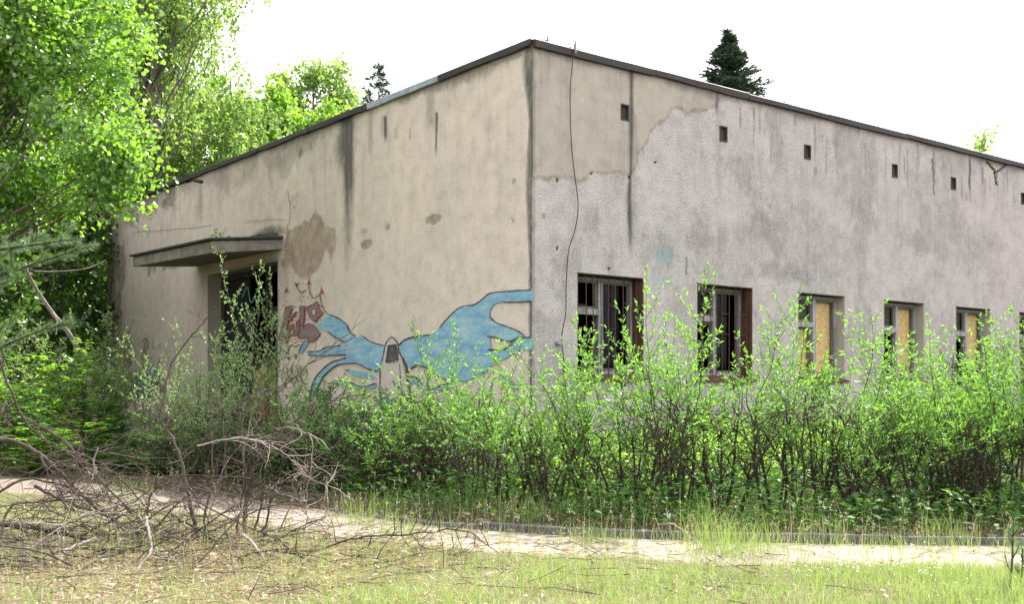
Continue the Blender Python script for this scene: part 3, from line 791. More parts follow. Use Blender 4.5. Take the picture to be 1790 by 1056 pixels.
dr2 = boxobj('door', [(.30, .34, DU0 + .62, DU0 + .72, .11, 2.5), (.30, .34, DU0 + 1.58, DU0 + 1.68, .11, 2.5), (.30, .34, DU0 + .72, DU0 + 1.58, 1.42, 1.55), (.30, .34, DU0 + .72, DU0 + 1.58, .11, .25), (.30, .34, DU0 + .72, DU0 + 1.58, 2.4, 2.5)], M['wood_dark'], B)
boxobj('door_panel', [(.31, .33, DU0 + .72, DU0 + 1.13, .25, 1.42), (.31, .33, DU0 + 1.15, DU0 + 1.58, .25, 1.42)], M['ochre'], dr2)
boxobj('doorstep', [(-1.1, -.03, DU0 - .15, DU1 + .2, -.35, .075), (-1.5, -1.1, DU0 - .15, DU1 + .2, -.35, -.04)], M['concrete'], B, .012)
boxobj('footing', [(-.25, .04, DU1 + .25, LEN_G + .1, -.6, -.16)], M['concrete_dark'], B, .02)
# canopy slab (not level: corner heights taken from image pixels)
def slab(name, c, mat, parent, thick_front=.2):
    bm = bmesh.new(); vs = []
    for (x, y, zt, zb) in c: vs.append((bm.verts.new((x, y, zt)), bm.verts.new((x, y, zb))))
    n = len(vs)
    bm.faces.new([v[0] for v in vs]); bm.faces.new([v[1] for v in vs][::-1])
    for i in range(n): bm.faces.new((vs[i][0], vs[i][1], vs[(i + 1) % n][1], vs[(i + 1) % n][0]))
    bmesh.ops.recalc_face_normals(bm, faces=bm.faces)
    bmesh.ops.bevel(bm, geom=list(bm.edges), offset=.008, segments=1, affect='EDGES')
    me = bpy.data.meshes.new(name); bm.to_mesh(me); bm.free(); me.materials.append(mat)
    return link(name, me, parent)
cn = slab('canopy', [(.02, 6.47, 3.54, 3.37), (-1.22, 6.47, 3.40, 3.21), (-1.22, 9.97, 3.485, 3.31), (.02, 9.97, 3.56, 3.40)], M['concrete'], B)
slab('canopy_felt', [(.0, 6.42, 3.585, 3.542), (-1.27, 6.43, 3.445, 3.405), (-1.27, 10.01, 3.53, 3.49), (.0, 10.01, 3.60, 3.565)], M['felt'], cn)
rr = random.Random(2)
bm = bmesh.new()
for k in range(26):
    y = 6.5 + rr.random() * 1.5; s = rr.uniform(.03, .09)
    box(bm, -.05 - s, -.0, y, y + s * 3, 3.58, 3.6 + s * .7, .012, rr)
me = bpy.data.meshes.new('moss'); bm.to_mesh(me); bm.free(); me.materials.append(M['concrete_dark']); mo = link('moss', me, cn); mo['kind'] = 'stuff'

# ---- graffiti: paint sheets a few millimetres proud of the gable wall
GN = [0]
def gz_of(p): u, z = gable(*p); return (u, z)
def sheet(name, polys, mat, layer):
    if len(polys) > 1 and len(polys) < 12:
        for p in polys[1:]: sheet(name, [p], mat, layer)
        polys = polys[:1]
    V = []; F = []
    for poly in polys:
        pts = [gz_of(p) for p in poly]
        tris = tessellate_polygon([[Vector((u, z, 0)) for u, z in pts]])
        o_ = len(V)
        V += [(-.0145 - .0015 * layer, u, z) for u, z in pts]
        F += [(a + o_, b + o_, c + o_) for a, b, c in tris]
    return link(name, mkmesh(name, V, F, mat), B)
def smooth_closed(pts, k=5):
    P = np.array(pts, float); P = np.concatenate([P[-2:], P, P[:2]])
    s = spline(P, len(P) * k); a = int(k * 1.9); return s[a:-a]
def ribbon(lines, mat, layer, name='graffiti_line', wid=2.0, long_=False):
    V = []; F = []; rg = random.Random(layer)
    for ln in lines:
        w = wid
        if isinstance(ln, tuple): ln, w = ln
        P = spline(ln, max(6, int(len(ln) * 5))) if len(ln) > 2 else np.array(ln, float)
        T_ = np.gradient(P, axis=0); T_ /= np.linalg.norm(T_, axis=1)[:, None] + 1e-9
        Nn = np.stack([-T_[:, 1], T_[:, 0]], -1)
        ww = np.array([w * rg.uniform(.35, .6) for _ in P])[:, None]; ww[0] *= .4; ww[-1] *= .4
        A = P + Nn * ww; Bb = P - Nn * ww; o_ = len(V)
        for a, b in zip(A, Bb):
            for p in (a, b):
                u, z = longw(*p) if long_ else gz_of(p); V.append((u, -.016, z) if long_ else (-.0145 - .0015 * layer, max(u, -.004), z))
        for i in range(len(P) - 1): F.append((o_ + 2 * i, o_ + 2 * i + 1, o_ + 2 * i + 3, o_ + 2 * i + 2))
    return link(name, mkmesh(name, V, F, mat), B)
G3 = lambda L: [(470 + x / 3.641, 470 + y / 3.641) for x, y in L]
G6 = lambda L: [(450 + x / 4.4, 460 + y / 4.4) for x, y in L]
limbL = G3([(300, 370), (345, 328), (385, 290), (440, 310), (500, 355), (525, 405), (560, 440), (600, 425), (655, 465), (745, 492), (742, 530), (725, 600), (700, 652), (650, 642), (560, 602), (450, 610), (400, 640), (350, 690), (310, 770), (262, 852), (258, 830), (290, 720), (340, 650), (400, 600), (470, 575), (503, 566), (500, 548), (420, 550), (330, 552), (252, 545), (252, 530), (330, 522), (370, 500), (465, 490), (498, 472), (440, 442), (380, 400)])
limbR = G3([(830, 490), (870, 455), (930, 435), (1040, 420), (1090, 380), (1140, 320), (1190, 270), (1240, 240), (1310, 230), (1370, 190), (1410, 160), (1500, 145), (1600, 140), (1684, 135), (1684, 205), (1600, 210), (1500, 210), (1440, 225), (1415, 260), (1412, 305), (1450, 340), (1530, 370), (1600, 400), (1635, 430), (1600, 455), (1520, 465), (1410, 432), (1420, 508), (1500, 515), (1560, 470), (1620, 440), (1684, 440), (1684, 515), (1600, 520), (1560, 540), (1500, 580), (1440, 600), (1400, 640), (1350, 680), (1250, 720), (1160, 715), (1100, 690), (1050, 650), (1000, 625), (940, 618), (905, 640), (880, 600), (840, 540)])
sheet('graffiti', [limbL, limbR], M['p_blue'], 1)['label'] = 'blue branching limbs of the sprayed figure'
sheet('graffiti', [G3([(1460, 680), (1520, 690), (1560, 725), (1600, 772), (1570, 768), (1500, 720)]), G3([(890, 695), (930, 690), (980, 720), (1030, 760), (1100, 745), (1170, 728), (1165, 765), (1040, 785), (980, 772), (930, 730), (893, 728)]),
      G3([(450, 715), (520, 720), (600, 750), (690, 725), (690, 755), (600, 775), (520, 750), (460, 735)]), G3([(195, 540), (210, 500), (240, 450), (262, 450), (250, 490), (215, 540)])], M['p_blue_deep'], 2)['label'] = 'deeper blue tail of the sprayed figure'
sheet('graffiti', [G3([(715, 820), (790, 820), (780, 900), (730, 900)]), G3([(480, 640), (640, 660), (690, 700), (560, 690)])], M['p_teal'], 1)
sheet('graffiti', [G3([(740, 540), (752, 475), (790, 438), (822, 470), (838, 540), (860, 600), (880, 700), (905, 860), (860, 870), (760, 760), (720, 780), (722, 620)])], M['p_pale'], 2)['label'] = 'pale gown of the sprayed figure'
sheet('graffiti', [G3([(768, 485), (820, 480), (828, 530), (836, 585), (800, 592), (750, 600), (758, 540)])], M['p_black'], 3)['label'] = 'black hooded face of the sprayed figure'
ribbon([G3([(385, 290), (440, 310), (500, 355), (520, 400), (560, 430)]), G3([(600, 425), (655, 465), (745, 492)]), G3([(250, 530), (330, 522), (370, 500), (465, 490)]), G3([(252, 545), (330, 555), (420, 550), (500, 548)]),
        (G3([(262, 850), (290, 720), (340, 650), (400, 600), (470, 575), (503, 568)]), 3), G3([(310, 770), (350, 690), (400, 640), (450, 610), (560, 602), (650, 642), (700, 652)]), G3([(498, 472), (440, 442), (380, 400)]),
        G3([(725, 600), (742, 520), (755, 470), (790, 435), (820, 465), (832, 500)]), (G3([(832, 500), (835, 530), (860, 570), (885, 640), (898, 760), (915, 865)]), 4), G3([(715, 640), (715, 830), (730, 925)]), (G3([(868, 860), (885, 930), (905, 1010)]), 3),
        (G3([(832, 490), (870, 455), (930, 435), (1040, 420)]), 3), G3([(1090, 380), (1140, 320), (1190, 270), (1240, 238), (1310, 230), (1370, 190), (1410, 158), (1500, 145), (1684, 133)]), G3([(1500, 212), (1600, 210), (1684, 205)]),
        G3([(1412, 305), (1450, 340), (1530, 370), (1600, 400), (1635, 430)]), (G3([(1395, 430), (1450, 437), (1530, 465), (1600, 440), (1684, 437)]), 3), (G3([(1400, 515), (1500, 515), (1560, 472)]), 3),
        G3([(905, 640), (940, 618), (1000, 625), (1050, 650), (1100, 690), (1160, 715)]), (G3([(893, 695), (930, 690), (980, 720), (1030, 760), (1100, 745), (1165, 728)]), 4), G3([(450, 712), (520, 722), (600, 752), (690, 727)]),
        G3([(195, 540), (210, 500), (240, 450)]), G3([(1460, 680), (1520, 690), (1600, 772)]), G3([(760, 600), (830, 595)]), (G3([(768, 485), (762, 540), (752, 598)]), 3), (G3([(840, 600), (845, 700), (860, 860)]), 1.6)], M['p_black'], 4)['label'] = 'black outlines of the sprayed figure'
letters = [G6([(225, 342), (280, 328), (256, 395), (236, 500), (214, 600), (173, 590), (198, 500), (212, 420)]), G6([(262, 396), (320, 374), (290, 404), (250, 452)]), G6([(244, 474), (254, 520), (264, 562), (241, 572), (234, 624), (222, 578), (232, 520)]),
           G6([(262, 480), (285, 468), (282, 520), (302, 520), (308, 450), (332, 428), (326, 548), (300, 558), (268, 550)]),
           G6([(335, 335), (376, 330), (367, 420), (358, 495), (400, 465), (440, 478), (492, 545), (440, 602), (398, 605), (395, 575), (323, 578), (335, 500)]),
           G6([(390, 340), (430, 320), (468, 298), (480, 350), (515, 388), (480, 412), (450, 455), (408, 415), (398, 380)])]
sheet('graffiti_letter', letters, M['p_grey'], 3)['label'] = 'grey lettering outlined in dark red'
sheet('graffiti_letter', [G6([(430, 360), (456, 362), (450, 402), (433, 395)])], M['p_pale'], 4)
ribbon([l + [l[0]] for l in [G6([(430, 358), (458, 360), (452, 404), (431, 397)])]], M['p_red'], 5, wid=1.2)
rl = []
for l in letters:
    for a, b in zip(l, l[1:] + l[:1]): rl.append(([a, b], 4.2))
ribbon(rl, M['p_red'], 5)
rg = random.Random(8); dots = []
for (x, y) in [(208, 325), (228, 300), (340, 258), (365, 258), (398, 265), (345, 290), (375, 303), (320, 283), (298, 338), (420, 280), (452, 300), (482, 300), (498, 335), (485, 325), (180, 410), (175, 440), (170, 480), (188, 495), (172, 545), (192, 470), (300, 415), (312, 410), (280, 440), (270, 445), (300, 445), (318, 440), (378, 405), (395, 430), (378, 440), (468, 450), (490, 435), (445, 480), (222, 570), (265, 590), (298, 590), (300, 615), (320, 600), (172, 615), (190, 605), (205, 620), (180, 645), (345, 605), (248, 600)]:
    r0 = rg.uniform(3.5, 6.5); dots.append(G6([(x + r0 * math.cos(a) * rg.uniform(.8, 1.1), y + r0 * math.sin(a)) for a in np.arange(8) * math.pi / 4]))
for (x, y, s) in [(230, 205, 1), (308, 170, -1), (403, 145, 1.1), (500, 215, 1.3), (245, 732, -.8), (300, 720, -1.1), (158, 780, 1.2)]:
    dots.append(G6([(x, y - 26 * s), (x + 8, y), (x + 24, y + 24 * s), (x + 4, y + 10 * s), (x - 22, y + 26 * s), (x - 6, y)]))
g_ = sheet('graffiti_dots', dots, M['p_red'], 3); g_['label'] = 'dark red dots and arrow marks'; g_['kind'] = 'stuff'
ribbon([G6([(315, 190), (345, 226), (385, 205)]), G6([(403, 165), (410, 230), (440, 268), (490, 245)]), G6([(490, 245), (500, 310), (525, 365), (550, 395)]), G6([(163, 700), (190, 675), (225, 680), (240, 700), (252, 645), (275, 632), (300, 650)]), G6([(300, 650), (325, 630), (350, 640)])], M['p_black'], 4, wid=1.5)
sc = []
for k in range(16):
    x = 200 + rg.random() * 190; y = 760 + rg.random() * 60
    sc.append(G6([(x, y), (x + rg.uniform(-25, 25), y + 50), (x + rg.uniform(-30, 30), y + 100), (x + rg.uniform(-30, 30), y + rg.uniform(110, 170))]))
ribbon(sc, M['p_black'], 2, wid=.8)['label'] = 'thin scribbled lines'
sc = []
G4 = lambda L: [(x / 3.52, 560 + y / 3.52) for x, y in L]
for L in [[(820, 255), (805, 265), (815, 290)], [(795, 390), (792, 340), (808, 315), (812, 350), (815, 500)], [(880, 140), (905, 110), (915, 160), (885, 200), (880, 240)], [(900, 130), (890, 180), (910, 220), (925, 250)], [(985, 240), (975, 300), (990, 350), (960, 420), (950, 380), (970, 400), (960, 440)], [(840, 310), (850, 420), (845, 450)],
          [(865, 340), (875, 470)], [(895, 250), (880, 330), (905, 440)], [(930, 300), (920, 440), (950, 470), (975, 430)], [(1000, 350), (1010, 440), (990, 470)], [(885, 500), (880, 600), (895, 640)], [(920, 480), (925, 640), (918, 715)], [(1040, 470), (1050, 490), (1060, 480)]]:
    sc.append(G4(L))
for k in range(14):
    x = 815 + rg.random() * 200; y = 330 + rg.random() * 120
    sc.append(G4([(x, y), (x + rg.uniform(-8, 8), y + 60), (x + rg.uniform(-10, 10), y + rg.uniform(90, 170))]))
ribbon(sc, M['p_black'], 2, wid=1.1)['label'] = 'black looping scribble at the far end'
sheet('graffiti', [G4([(835, 330), (870, 350), (865, 470), (840, 460)]), G4([(880, 340), (930, 330), (940, 460), (900, 480), (880, 450)]), G4([(945, 290), (990, 310), (985, 350), (950, 345)])], M['p_teal'], 1)['label'] = 'faded light blue patches at the far end'
ribbon([[(396, 520), (405, 500), (412, 528), (424, 505), (432, 525), (440, 512)]], M['p_teal'], -205)['label'] = 'turquoise scrawl on the dark door'

def jit_line(L, n, a, seed):
    rg_ = np.random.RandomState(seed); P = spline(L, n) if len(L) > 2 else np.linspace(L[0], L[1], n); P = P + rg_.normal(size=P.shape) * a; return [tuple(p) for p in P]
for k_, L_ in enumerate([[(243, 349), (240, 380), (241, 408)], [(230, 408), (300, 402), (372, 394)], [(430, 388), (480, 384), (500, 386)], [(828, 112), (870, 110), (915, 96)], [(505, 330), (508, 380), (500, 410)], [(196, 352), (215, 350), (237, 347), (258, 337), (276, 322), (300, 325), (330, 315), (355, 316)], [(745, 122), (790, 112), (830, 104)], [(895, 380), (899, 388)]]):
    ribbon([jit_line(L_, 14, .9, k_)], M['p_black'], 0, 'crack', .55 if k_ != 5 else 2.0)
for k_, L_ in enumerate([[(1629, 275), (1631, 310), (1632, 340)], [(1725, 283), (1738, 296), (1743, 325)], [(1740, 302), (1757, 290), (1763, 280)], [(1200, 450), (1199, 480)], [(1695, 280), (1694, 330)]]):
    ribbon([jit_line(L_, 12, .8, k_ + 30)], M['p_black'], 0, 'crack', 1.1, True)
# ---- loose cable down the long wall, steel rod at its top
def LP(px, py, off=.03): s, z = longw(px, py); return (s, -off, z)
t_ = Tubes()
t_.add(spline([LP(997, 78, .08), LP(994, 110, .075), LP(992, 160, .05), LP(993, 250, .06), LP(1000, 300, .04), LP(1005, 360, .06), LP(1001, 400, .05), LP(990, 440, .04), LP(985, 500, .05), LP(984, 550, .05), LP(979, 590, .03), LP(983, 640, .035), LP(984, 700, .03), LP(985, 820, .03)], 70), .0065, 5)
cb = link('lightning_cable', t_.mesh('lightning_cable', M['felt']), B); cb['label'] = 'thin black cable hanging loose down the roughcast wall'
t_ = Tubes(); t_.add([LP(983, 640, .04), LP(984, 700, .035)], .016, 6); link('cable_sleeve', t_.mesh('cable_sleeve', M['felt']), cb)
t_ = Tubes(); t_.add([LP(998, 74, .09), LP(998, 96, .085)], .012, 6); link('rod', t_.mesh('rod', M['flash_grey']), cb)
boxobj('cable_clamp', [(longw(975, 600)[0] - .05, longw(975, 600)[0] + .04, -.06, -.005, longw(975, 600)[1] - .015, longw(975, 600)[1] + .015)], M['flash_grey'], cb)

# ---------------------------------------------------------------- plants
def merge(parts):
    V = []; F = []; A = []; n = 0
    for v, f, a in parts:
        V.append(v); F.append(f + n); A.append(a); n += len(v)
    return np.concatenate(V), np.concatenate(F), np.concatenate(A)
def unit(v): return v / (np.linalg.norm(v) + 1e-9)
def rline(rng, p, d, length, n, wob, upl=0.0):
    P = [np.array(p, float)]; d = unit(np.array(d, float))
    for i in range(n):
        d = unit(d + rng.normal(size=3) * wob + np.array((0, 0, upl)))
        P.append(P[-1] + d * length / n)
    return np.array(P)

def shoot(rng, tb, LP_, LD, base, d, length, lsz, dens=1.0, upl=.06, r0=.005, side=True, plume=1.0):
    n = max(4, int(length / .08))
    P = rline(rng, base, d, length, n, .10, upl)
    tb.add(P, np.linspace(r0, .0012, len(P)), 3)
    m = int(length / .03 * dens)
    for k in range(m):
        f = rng.uniform(.12, 1.0); x = f * (len(P) - 1); i = min(int(x), len(P) - 2)
        p = P[i] + (P[i + 1] - P[i]) * (x - i); t = unit(P[i + 1] - P[i])
        side_ = unit(np.cross(t, rng.normal(size=3)))
        if side and rng.rand() < .40 * (1.25 - f):
            l = rng.uniform(.06, .28) * (1.3 - f) * plume
            Q = rline(rng, p, t * .6 + side_ * .9, l, 3, .12, .12)
            tb.add(Q, np.linspace(.002, .0008, len(Q)), 3)
            nn = max(3, int(l / .018))
            for q in range(nn):
                g_ = rng.uniform(.1, 1.05) * 3; j = min(int(g_), 2)
                pp = Q[j] + (Q[j + 1] - Q[j]) * (g_ - j); tt = unit(Q[j + 1] - Q[j])
                LP_.append(pp); LD.append(tt * .8 + rng.normal(size=3) * .6)
        else:
            LP_.append(p); LD.append(t * .7 + side_ * .8)
    for q in range(4): LP_.append(P[-1]); LD.append(unit(P[-1] - P[-2]) + rng.normal(size=3) * .35)

def make_shrub(seed, height=1.7, clip=1.0, spread=.42, stems=9, leafsz=.042, nshoot=20, low=.4, twig=1.0, lw=.33, dens=1.9):
    rng = np.random.RandomState(seed)
    tb = Tubes(); LPs = []; LDs = []
    ends = []
    for s in range(stems):
        a = rng.uniform(0, 2 * math.pi); r_ = rng.uniform(.02, .16)
        base = np.array((r_ * math.cos(a), r_ * math.sin(a), -.05))
        out = np.array((math.cos(a), math.sin(a), 0)) * rng.uniform(.05, .34) * spread / .42
        P = rline(rng, base, out + np.array((0, 0, 1.0)), clip * rng.uniform(.75, 1.12), 9, .11, .04)
        rad = np.linspace(rng.uniform(.010, .02), .006, len(P))
        tb.add(P, rad, 5)
        ends.append((P[-1], unit(P[-1] - P[-2])))
        for k in range(int(7 * twig)):
            f = rng.uniform(.28, 1); i = min(int(f * (len(P) - 1)), len(P) - 2)
            sd = unit(np.cross(P[i + 1] - P[i], rng.normal(size=3)))
            Q = rline(rng, P[i], sd * .9 + np.array((0, 0, rng.uniform(.2, 1.1))), rng.uniform(.2, .55), 6, .24, .05)
            tb.add(Q, np.linspace(.0055, .002, len(Q)), 4)
            ends.append((Q[-1], unit(Q[-1] - Q[-2])))
            for kk in range(int(3 * twig)):
                j = rng.randint(1, 6); sd = rng.normal(size=3); sd[2] = abs(sd[2]) * .6
                W_ = rline(rng, Q[j], sd, rng.uniform(.08, .26), 4, .3, .03)
                tb.add(W_, np.linspace(.0026, .001, len(W_)), 3)
                if rng.rand() < low:
                    for q in range(rng.randint(2, 6)): LPs.append(W_[-1 - rng.randint(0, 2)]); LDs.append(rng.normal(size=3) + np.array((0, 0, .4)))
    idx = rng.permutation(len(ends))
    for n_, i in enumerate(idx[:nshoot]):
        p, d = ends[i]
        if p[2] < clip * .45: continue
        top = height * ((1.0 if n_ < 2 else .93) if n_ < 4 else rng.uniform(.42, .72))
        l = max(.22, top - p[2])
        shoot(rng, tb, LPs, LDs, p, d * .6 + np.array((rng.normal() * .34, rng.normal() * .34, 1.0)), l, leafsz, dens, plume=2.1 if n_ < 4 else 1.0)
    for i in idx[nshoot:nshoot + 40]:
        p, d = ends[i]
        shoot(rng, tb, LPs, LDs, p, d + np.array((0, 0, .3)), rng.uniform(.12, .35), leafsz, 1.0 * dens, side=False, r0=.0025)
    P = np.array(LPs); D = np.array(LDs)
    hfac = 1.0
    L = rng.uniform(.65, 1.3, len(P)) * leafsz
    V, F, A = leaves(P, D, L, L * lw, rng, T_SMALL)
    return tb, (V, F, A)

class Proto:
    def __init__(s, seed, leafmat, **kw):
        tb, (V, F, A) = make_shrub(seed, **kw)
        s.stem = tb.mesh('stems', M['bark']); s.leaf = mkmesh('foliage', V, F, leafmat, attr=A)
protos = [Proto(101, M['leaf_hedge'], height=1.75, clip=.95, nshoot=18, spread=.34, low=.3), Proto(102, M['leaf_hedge'], height=1.7, clip=.85, nshoot=15, spread=.34, stems=6),
          Proto(103, M['leaf_hedge'], height=1.95, clip=.95, nshoot=15, spread=.3, stems=7), Proto(104, M['leaf_hedge'], height=1.6, clip=.85, nshoot=22, low=.5, spread=.45),
          Proto(105, M['leaf_hedge'], height=1.65, clip=1.0, nshoot=15, low=.35, stems=10, twig=1.4)]
proto_dark = Proto(111, M['leaf_dark'], height=1.45, clip=.95, nshoot=22, low=.6, stems=12, twig=1.3)
proto_door = Proto(121, M['leaf_pale'], height=2.45, clip=1.1, nshoot=19, low=.6, spread=.6, stems=8, leafsz=.042)
proto_pale = Proto(122, M['leaf_pale'], height=1.8, clip=.9, nshoot=26, low=.7, spread=.6, stems=9, leafsz=.036)

def place_shrub(pr, px, d, top_y, rz, label, group, name='shrub', nat=1.75, wide=1.0):
    x = (px - PCX) / FPX * d
    z0 = float(gz(x, d))
    hgt = EYE + (HZ - top_y) / FPX * d - z0
    e = empty(name, (x, d, z0), rz); s = hgt / nat
    e.scale = (wide, wide, s)
    tag(e, label, 'shrub', group)
    link('stems', pr.stem, e)
    f = link('foliage', pr.leaf, e); f['kind'] = 'stuff'
    return e
HG = 'shrubs of the overgrown hedge'
hedge = [
 (585, 10.80, 665, 4, 'dense dark green hedge shrub in front of the sprayed figure, nearest the doorway end'),
 (668, 10.30, 690, 3, 'hedge shrub with reddish twigs below the black hooded face of the graffiti'),
 (745, 9.90, 635, 1, 'yellowish green hedge shrub in front of the gown of the graffiti figure'),
 (820, 9.55, 560, 0, 'hedge shrub with thin shoots reaching up over the blue graffiti wing'),
 (893, 9.25, 590, 2, 'hedge shrub with two thick pale stems left of the building corner'),
 (965, 9.00, 620, 3, 'low bright hedge shrub right at the corner of the building below the loose cable'),
 (1045, 8.85, 560, 1, 'hedge shrub with leafy shoots in front of the first barred window'),
 (1112, 8.77, 610, 4, 'hedge shrub with bare tangled twigs below the right edge of the first barred window'),
 (1190, 8.70, 488, 0, 'tall forked hedge shrub between the two barred windows'),
 (1262, 8.75, 600, 4, 'small twiggy hedge shrub in front of the second barred window'),
 (1352, 8.65, 482, 2, 'tallest slim hedge shrub between the second and the third window'),
 (1432, 8.63, 560, 4, 'hedge shrub with many upright stems in front of the first boarded window'),
 (1508, 8.61, 650, 3, 'low rounded hedge shrub between the first two boarded windows'),
 (1585, 8.59, 605, 1, 'hedge shrub with crossing trunks in front of the second boarded window'),
 (1662, 8.56, 600, 3, 'broad hedge shrub left of the third boarded window sill'),
 (1730, 8.54, 560, 0, 'bright hedge shrub reaching up over the last boarded window'),
 (1800, 8.52, 500, 2, 'tall dark-stemmed hedge shrub at the right edge of the photo'),
 (1885, 8.50, 560, 1, 'hedge shrub beyond the right edge of the photo')]
nat = {0: 1.72, 1: 1.67, 2: 1.9, 3: 1.58, 4: 1.62}
for i, (px, d, ty, k, lab) in enumerate(hedge):
    place_shrub(protos[k], px, d, ty, i * 1.7, lab, HG, 'hedge_shrub', nat[k], .95)
second = [
 (628, 11.2, 690, 'dark twiggy hedge shrub behind the front row near the sprayed legs'), (715, 10.8, 680, 'dark hedge shrub half hidden behind the front row by the graffiti gown'),
 (560, 11.6, 660, 'dark hedge shrub beside the right door jamb')]
for i, (px, d, ty, lab) in enumerate(second):
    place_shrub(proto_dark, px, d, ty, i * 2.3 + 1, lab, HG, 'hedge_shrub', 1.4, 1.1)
for i, (px, d, ty, k, lab) in enumerate([(1625, 9.3, 610, 3, 'dense hedge shrub in the back row left of the last boarded window'), (1700, 9.3, 590, 3, 'dense hedge shrub in the back row under the last boarded window'), (1765, 9.2, 560, 1, 'dense hedge shrub in the back row near the right edge')]):
    place_shrub(protos[k], px, d, ty, i * 1.3 + .5, lab, HG, 'hedge_shrub', nat[k], 1.0)
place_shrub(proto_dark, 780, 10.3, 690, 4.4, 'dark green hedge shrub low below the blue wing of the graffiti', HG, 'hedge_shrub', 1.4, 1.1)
DG = 'shrubs by the entrance'
place_shrub(proto_door, 440, 12.7, 432, .4, 'tall slender shrub whose spike rises in front of the dark doorway', DG, 'shrub', 2.4, .82)
place_shrub(proto_pale, 335, 12.9, 560, 1.4, 'silvery green shrub left of the doorway under the canopy', DG, 'shrub', 1.75, .95)
place_shrub(proto_pale, 385, 12.3, 600, 3.1, 'silvery green shrub directly left of the tall spike by the doorway', DG, 'shrub', 1.75, .9)
place_shrub(proto_pale, 500, 12.2, 735, 5.1, 'low silvery shrub below the right door jamb and the red lettering', DG, 'shrub', 1.75, .95)
place_shrub(proto_dark, 285, 13.4, 720, 2.1, 'low dark shrub by the footing at the left end of the wall', DG, 'shrub', 1.4, .9)
place_shrub(proto_dark, 400, 12.0, 730, 5.1, 'low dark green shrub at the foot of the doorway shrubs', DG, 'shrub', 1.4, 1.3)
place_shrub(proto_dark, 500, 11.7, 735, .7, 'low dark shrub at the foot of the wall under the red lettering', DG, 'shrub', 1.4, 1.2)
xw, yw = bw(8.75, -.45)
e = empty('elder_shrub', (xw, yw, .1)); tag(e, 'dull blue-green shrub growing against the wall between the last two boarded windows', 'shrub')
e.scale = (.8, .8, 1.15)
link('stems', proto_dark.stem, e); link('foliage', proto_dark.leaf, e)['kind'] = 'stuff'

# ---- broad-leaved saplings
def make_sapling(seed, h=1.7, nb=26, spread=.8, leaf=.10):
    rng = np.random.RandomState(seed); tb = Tubes(); P = []; D = []
    for s in range(4):
        a = rng.uniform(0, 6.28); st = rline(rng, (math.cos(a) * .1, math.sin(a) * .1, -.05), (math.cos(a) * .25, math.sin(a) * .25, 1), h * rng.uniform(.7, 1.05), 10, .06, .03)
        tb.add(st, np.linspace(.012, .003, len(st)), 5)
        for k in range(nb):
            i = rng.randint(2, len(st) - 1); a2 = rng.uniform(0, 6.28)
            l = rng.uniform(.15, .55) * spread * (1.25 - i / len(st) * .6)
            Q = rline(rng, st[i], (math.cos(a2), math.sin(a2), rng.uniform(.1, .7)), l, 4, .12, -.02)
            tb.add(Q, np.linspace(.004, .0015, len(Q)), 3)
            for q in range(rng.randint(4, 9)):
                j = rng.randint(1, 5); P.append(Q[j] + rng.normal(size=3) * .02); dd = rng.normal(size=3); dd[2] = -abs(dd[2]) * .2 - .1; D.append(dd + (Q[-1] - Q[0]) * 1.5)
    P = np.array(P); D = np.array(D); L = rng.uniform(.6, 1.2, len(P)) * leaf
    return tb.mesh('stems', M['bark']), leaves(P, D, L, L * .95, rng, T_MAPLE, upw=.72)
sap = []
for sd, mt in ((201, 'leaf_maple'), (202, 'leaf_cover'), (203, 'leaf_maple')):
    stm, (V, F, A) = make_sapling(sd); sap.append((stm, mkmesh('foliage', V, F, M[mt], attr=A)))
for i, (px, d, ty, k, w, lab) in enumerate([
    (60, 15.5, 600, 0, 1.0, 'bright maple sapling in the middle of the thicket below the lower pine bough'), (130, 16.5, 560, 2, 1.0, 'maple sapling with pale upturned top leaves, tallest of the thicket'),
    (175, 14.8, 640, 1, .95, 'dark green maple sapling leaning against the end of the gable wall'), (15, 14.6, 640, 1, 1.1, 'maple sapling at the left edge of the photo behind the brush'),
    (100, 14.2, 680, 1, 1.2, 'low spreading maple sapling in front of the thicket'), (195, 14.0, 720, 0, .9, 'small maple sapling beside the footing of the gable wall'),
    (40, 13.6, 725, 2, 1.2, 'low maple sapling just behind the thick fallen branch'), (255, 13.1, 790, 1, .9, 'tiny maple sapling at the foot of the wall left of the steps'),
    (-60, 15.2, 590, 0, 1.3, 'maple sapling outside the left edge of the photo')]):
    x = (px - PCX) / FPX * d; z0 = float(gz(x, d)); e = empty('maple_sapling', (x, d, z0), i * 2.1)
    e.scale = (w, w, (EYE + (HZ - ty) / FPX * d - z0) / 1.75); tag(e, lab, 'sapling', 'maple saplings at the left of the building')
    link('stems', sap[k][0], e); link('foliage', sap[k][1], e)['kind'] = 'stuff'
for i, (px, d, ty, lab) in enumerate([(60, 19.5, 545, 'silvery willow-like shrub behind the maple saplings at far left'), (165, 19.0, 540, 'silvery willow-like shrub just left of the end of the gable wall'), (110, 18.0, 575, 'silvery shrub between two others behind the maple saplings')]):
    place_shrub(proto_pale, px, d, ty, i * 2., lab, 'silvery shrubs behind the saplings', 'willow_shrub', 1.75, 1.8)

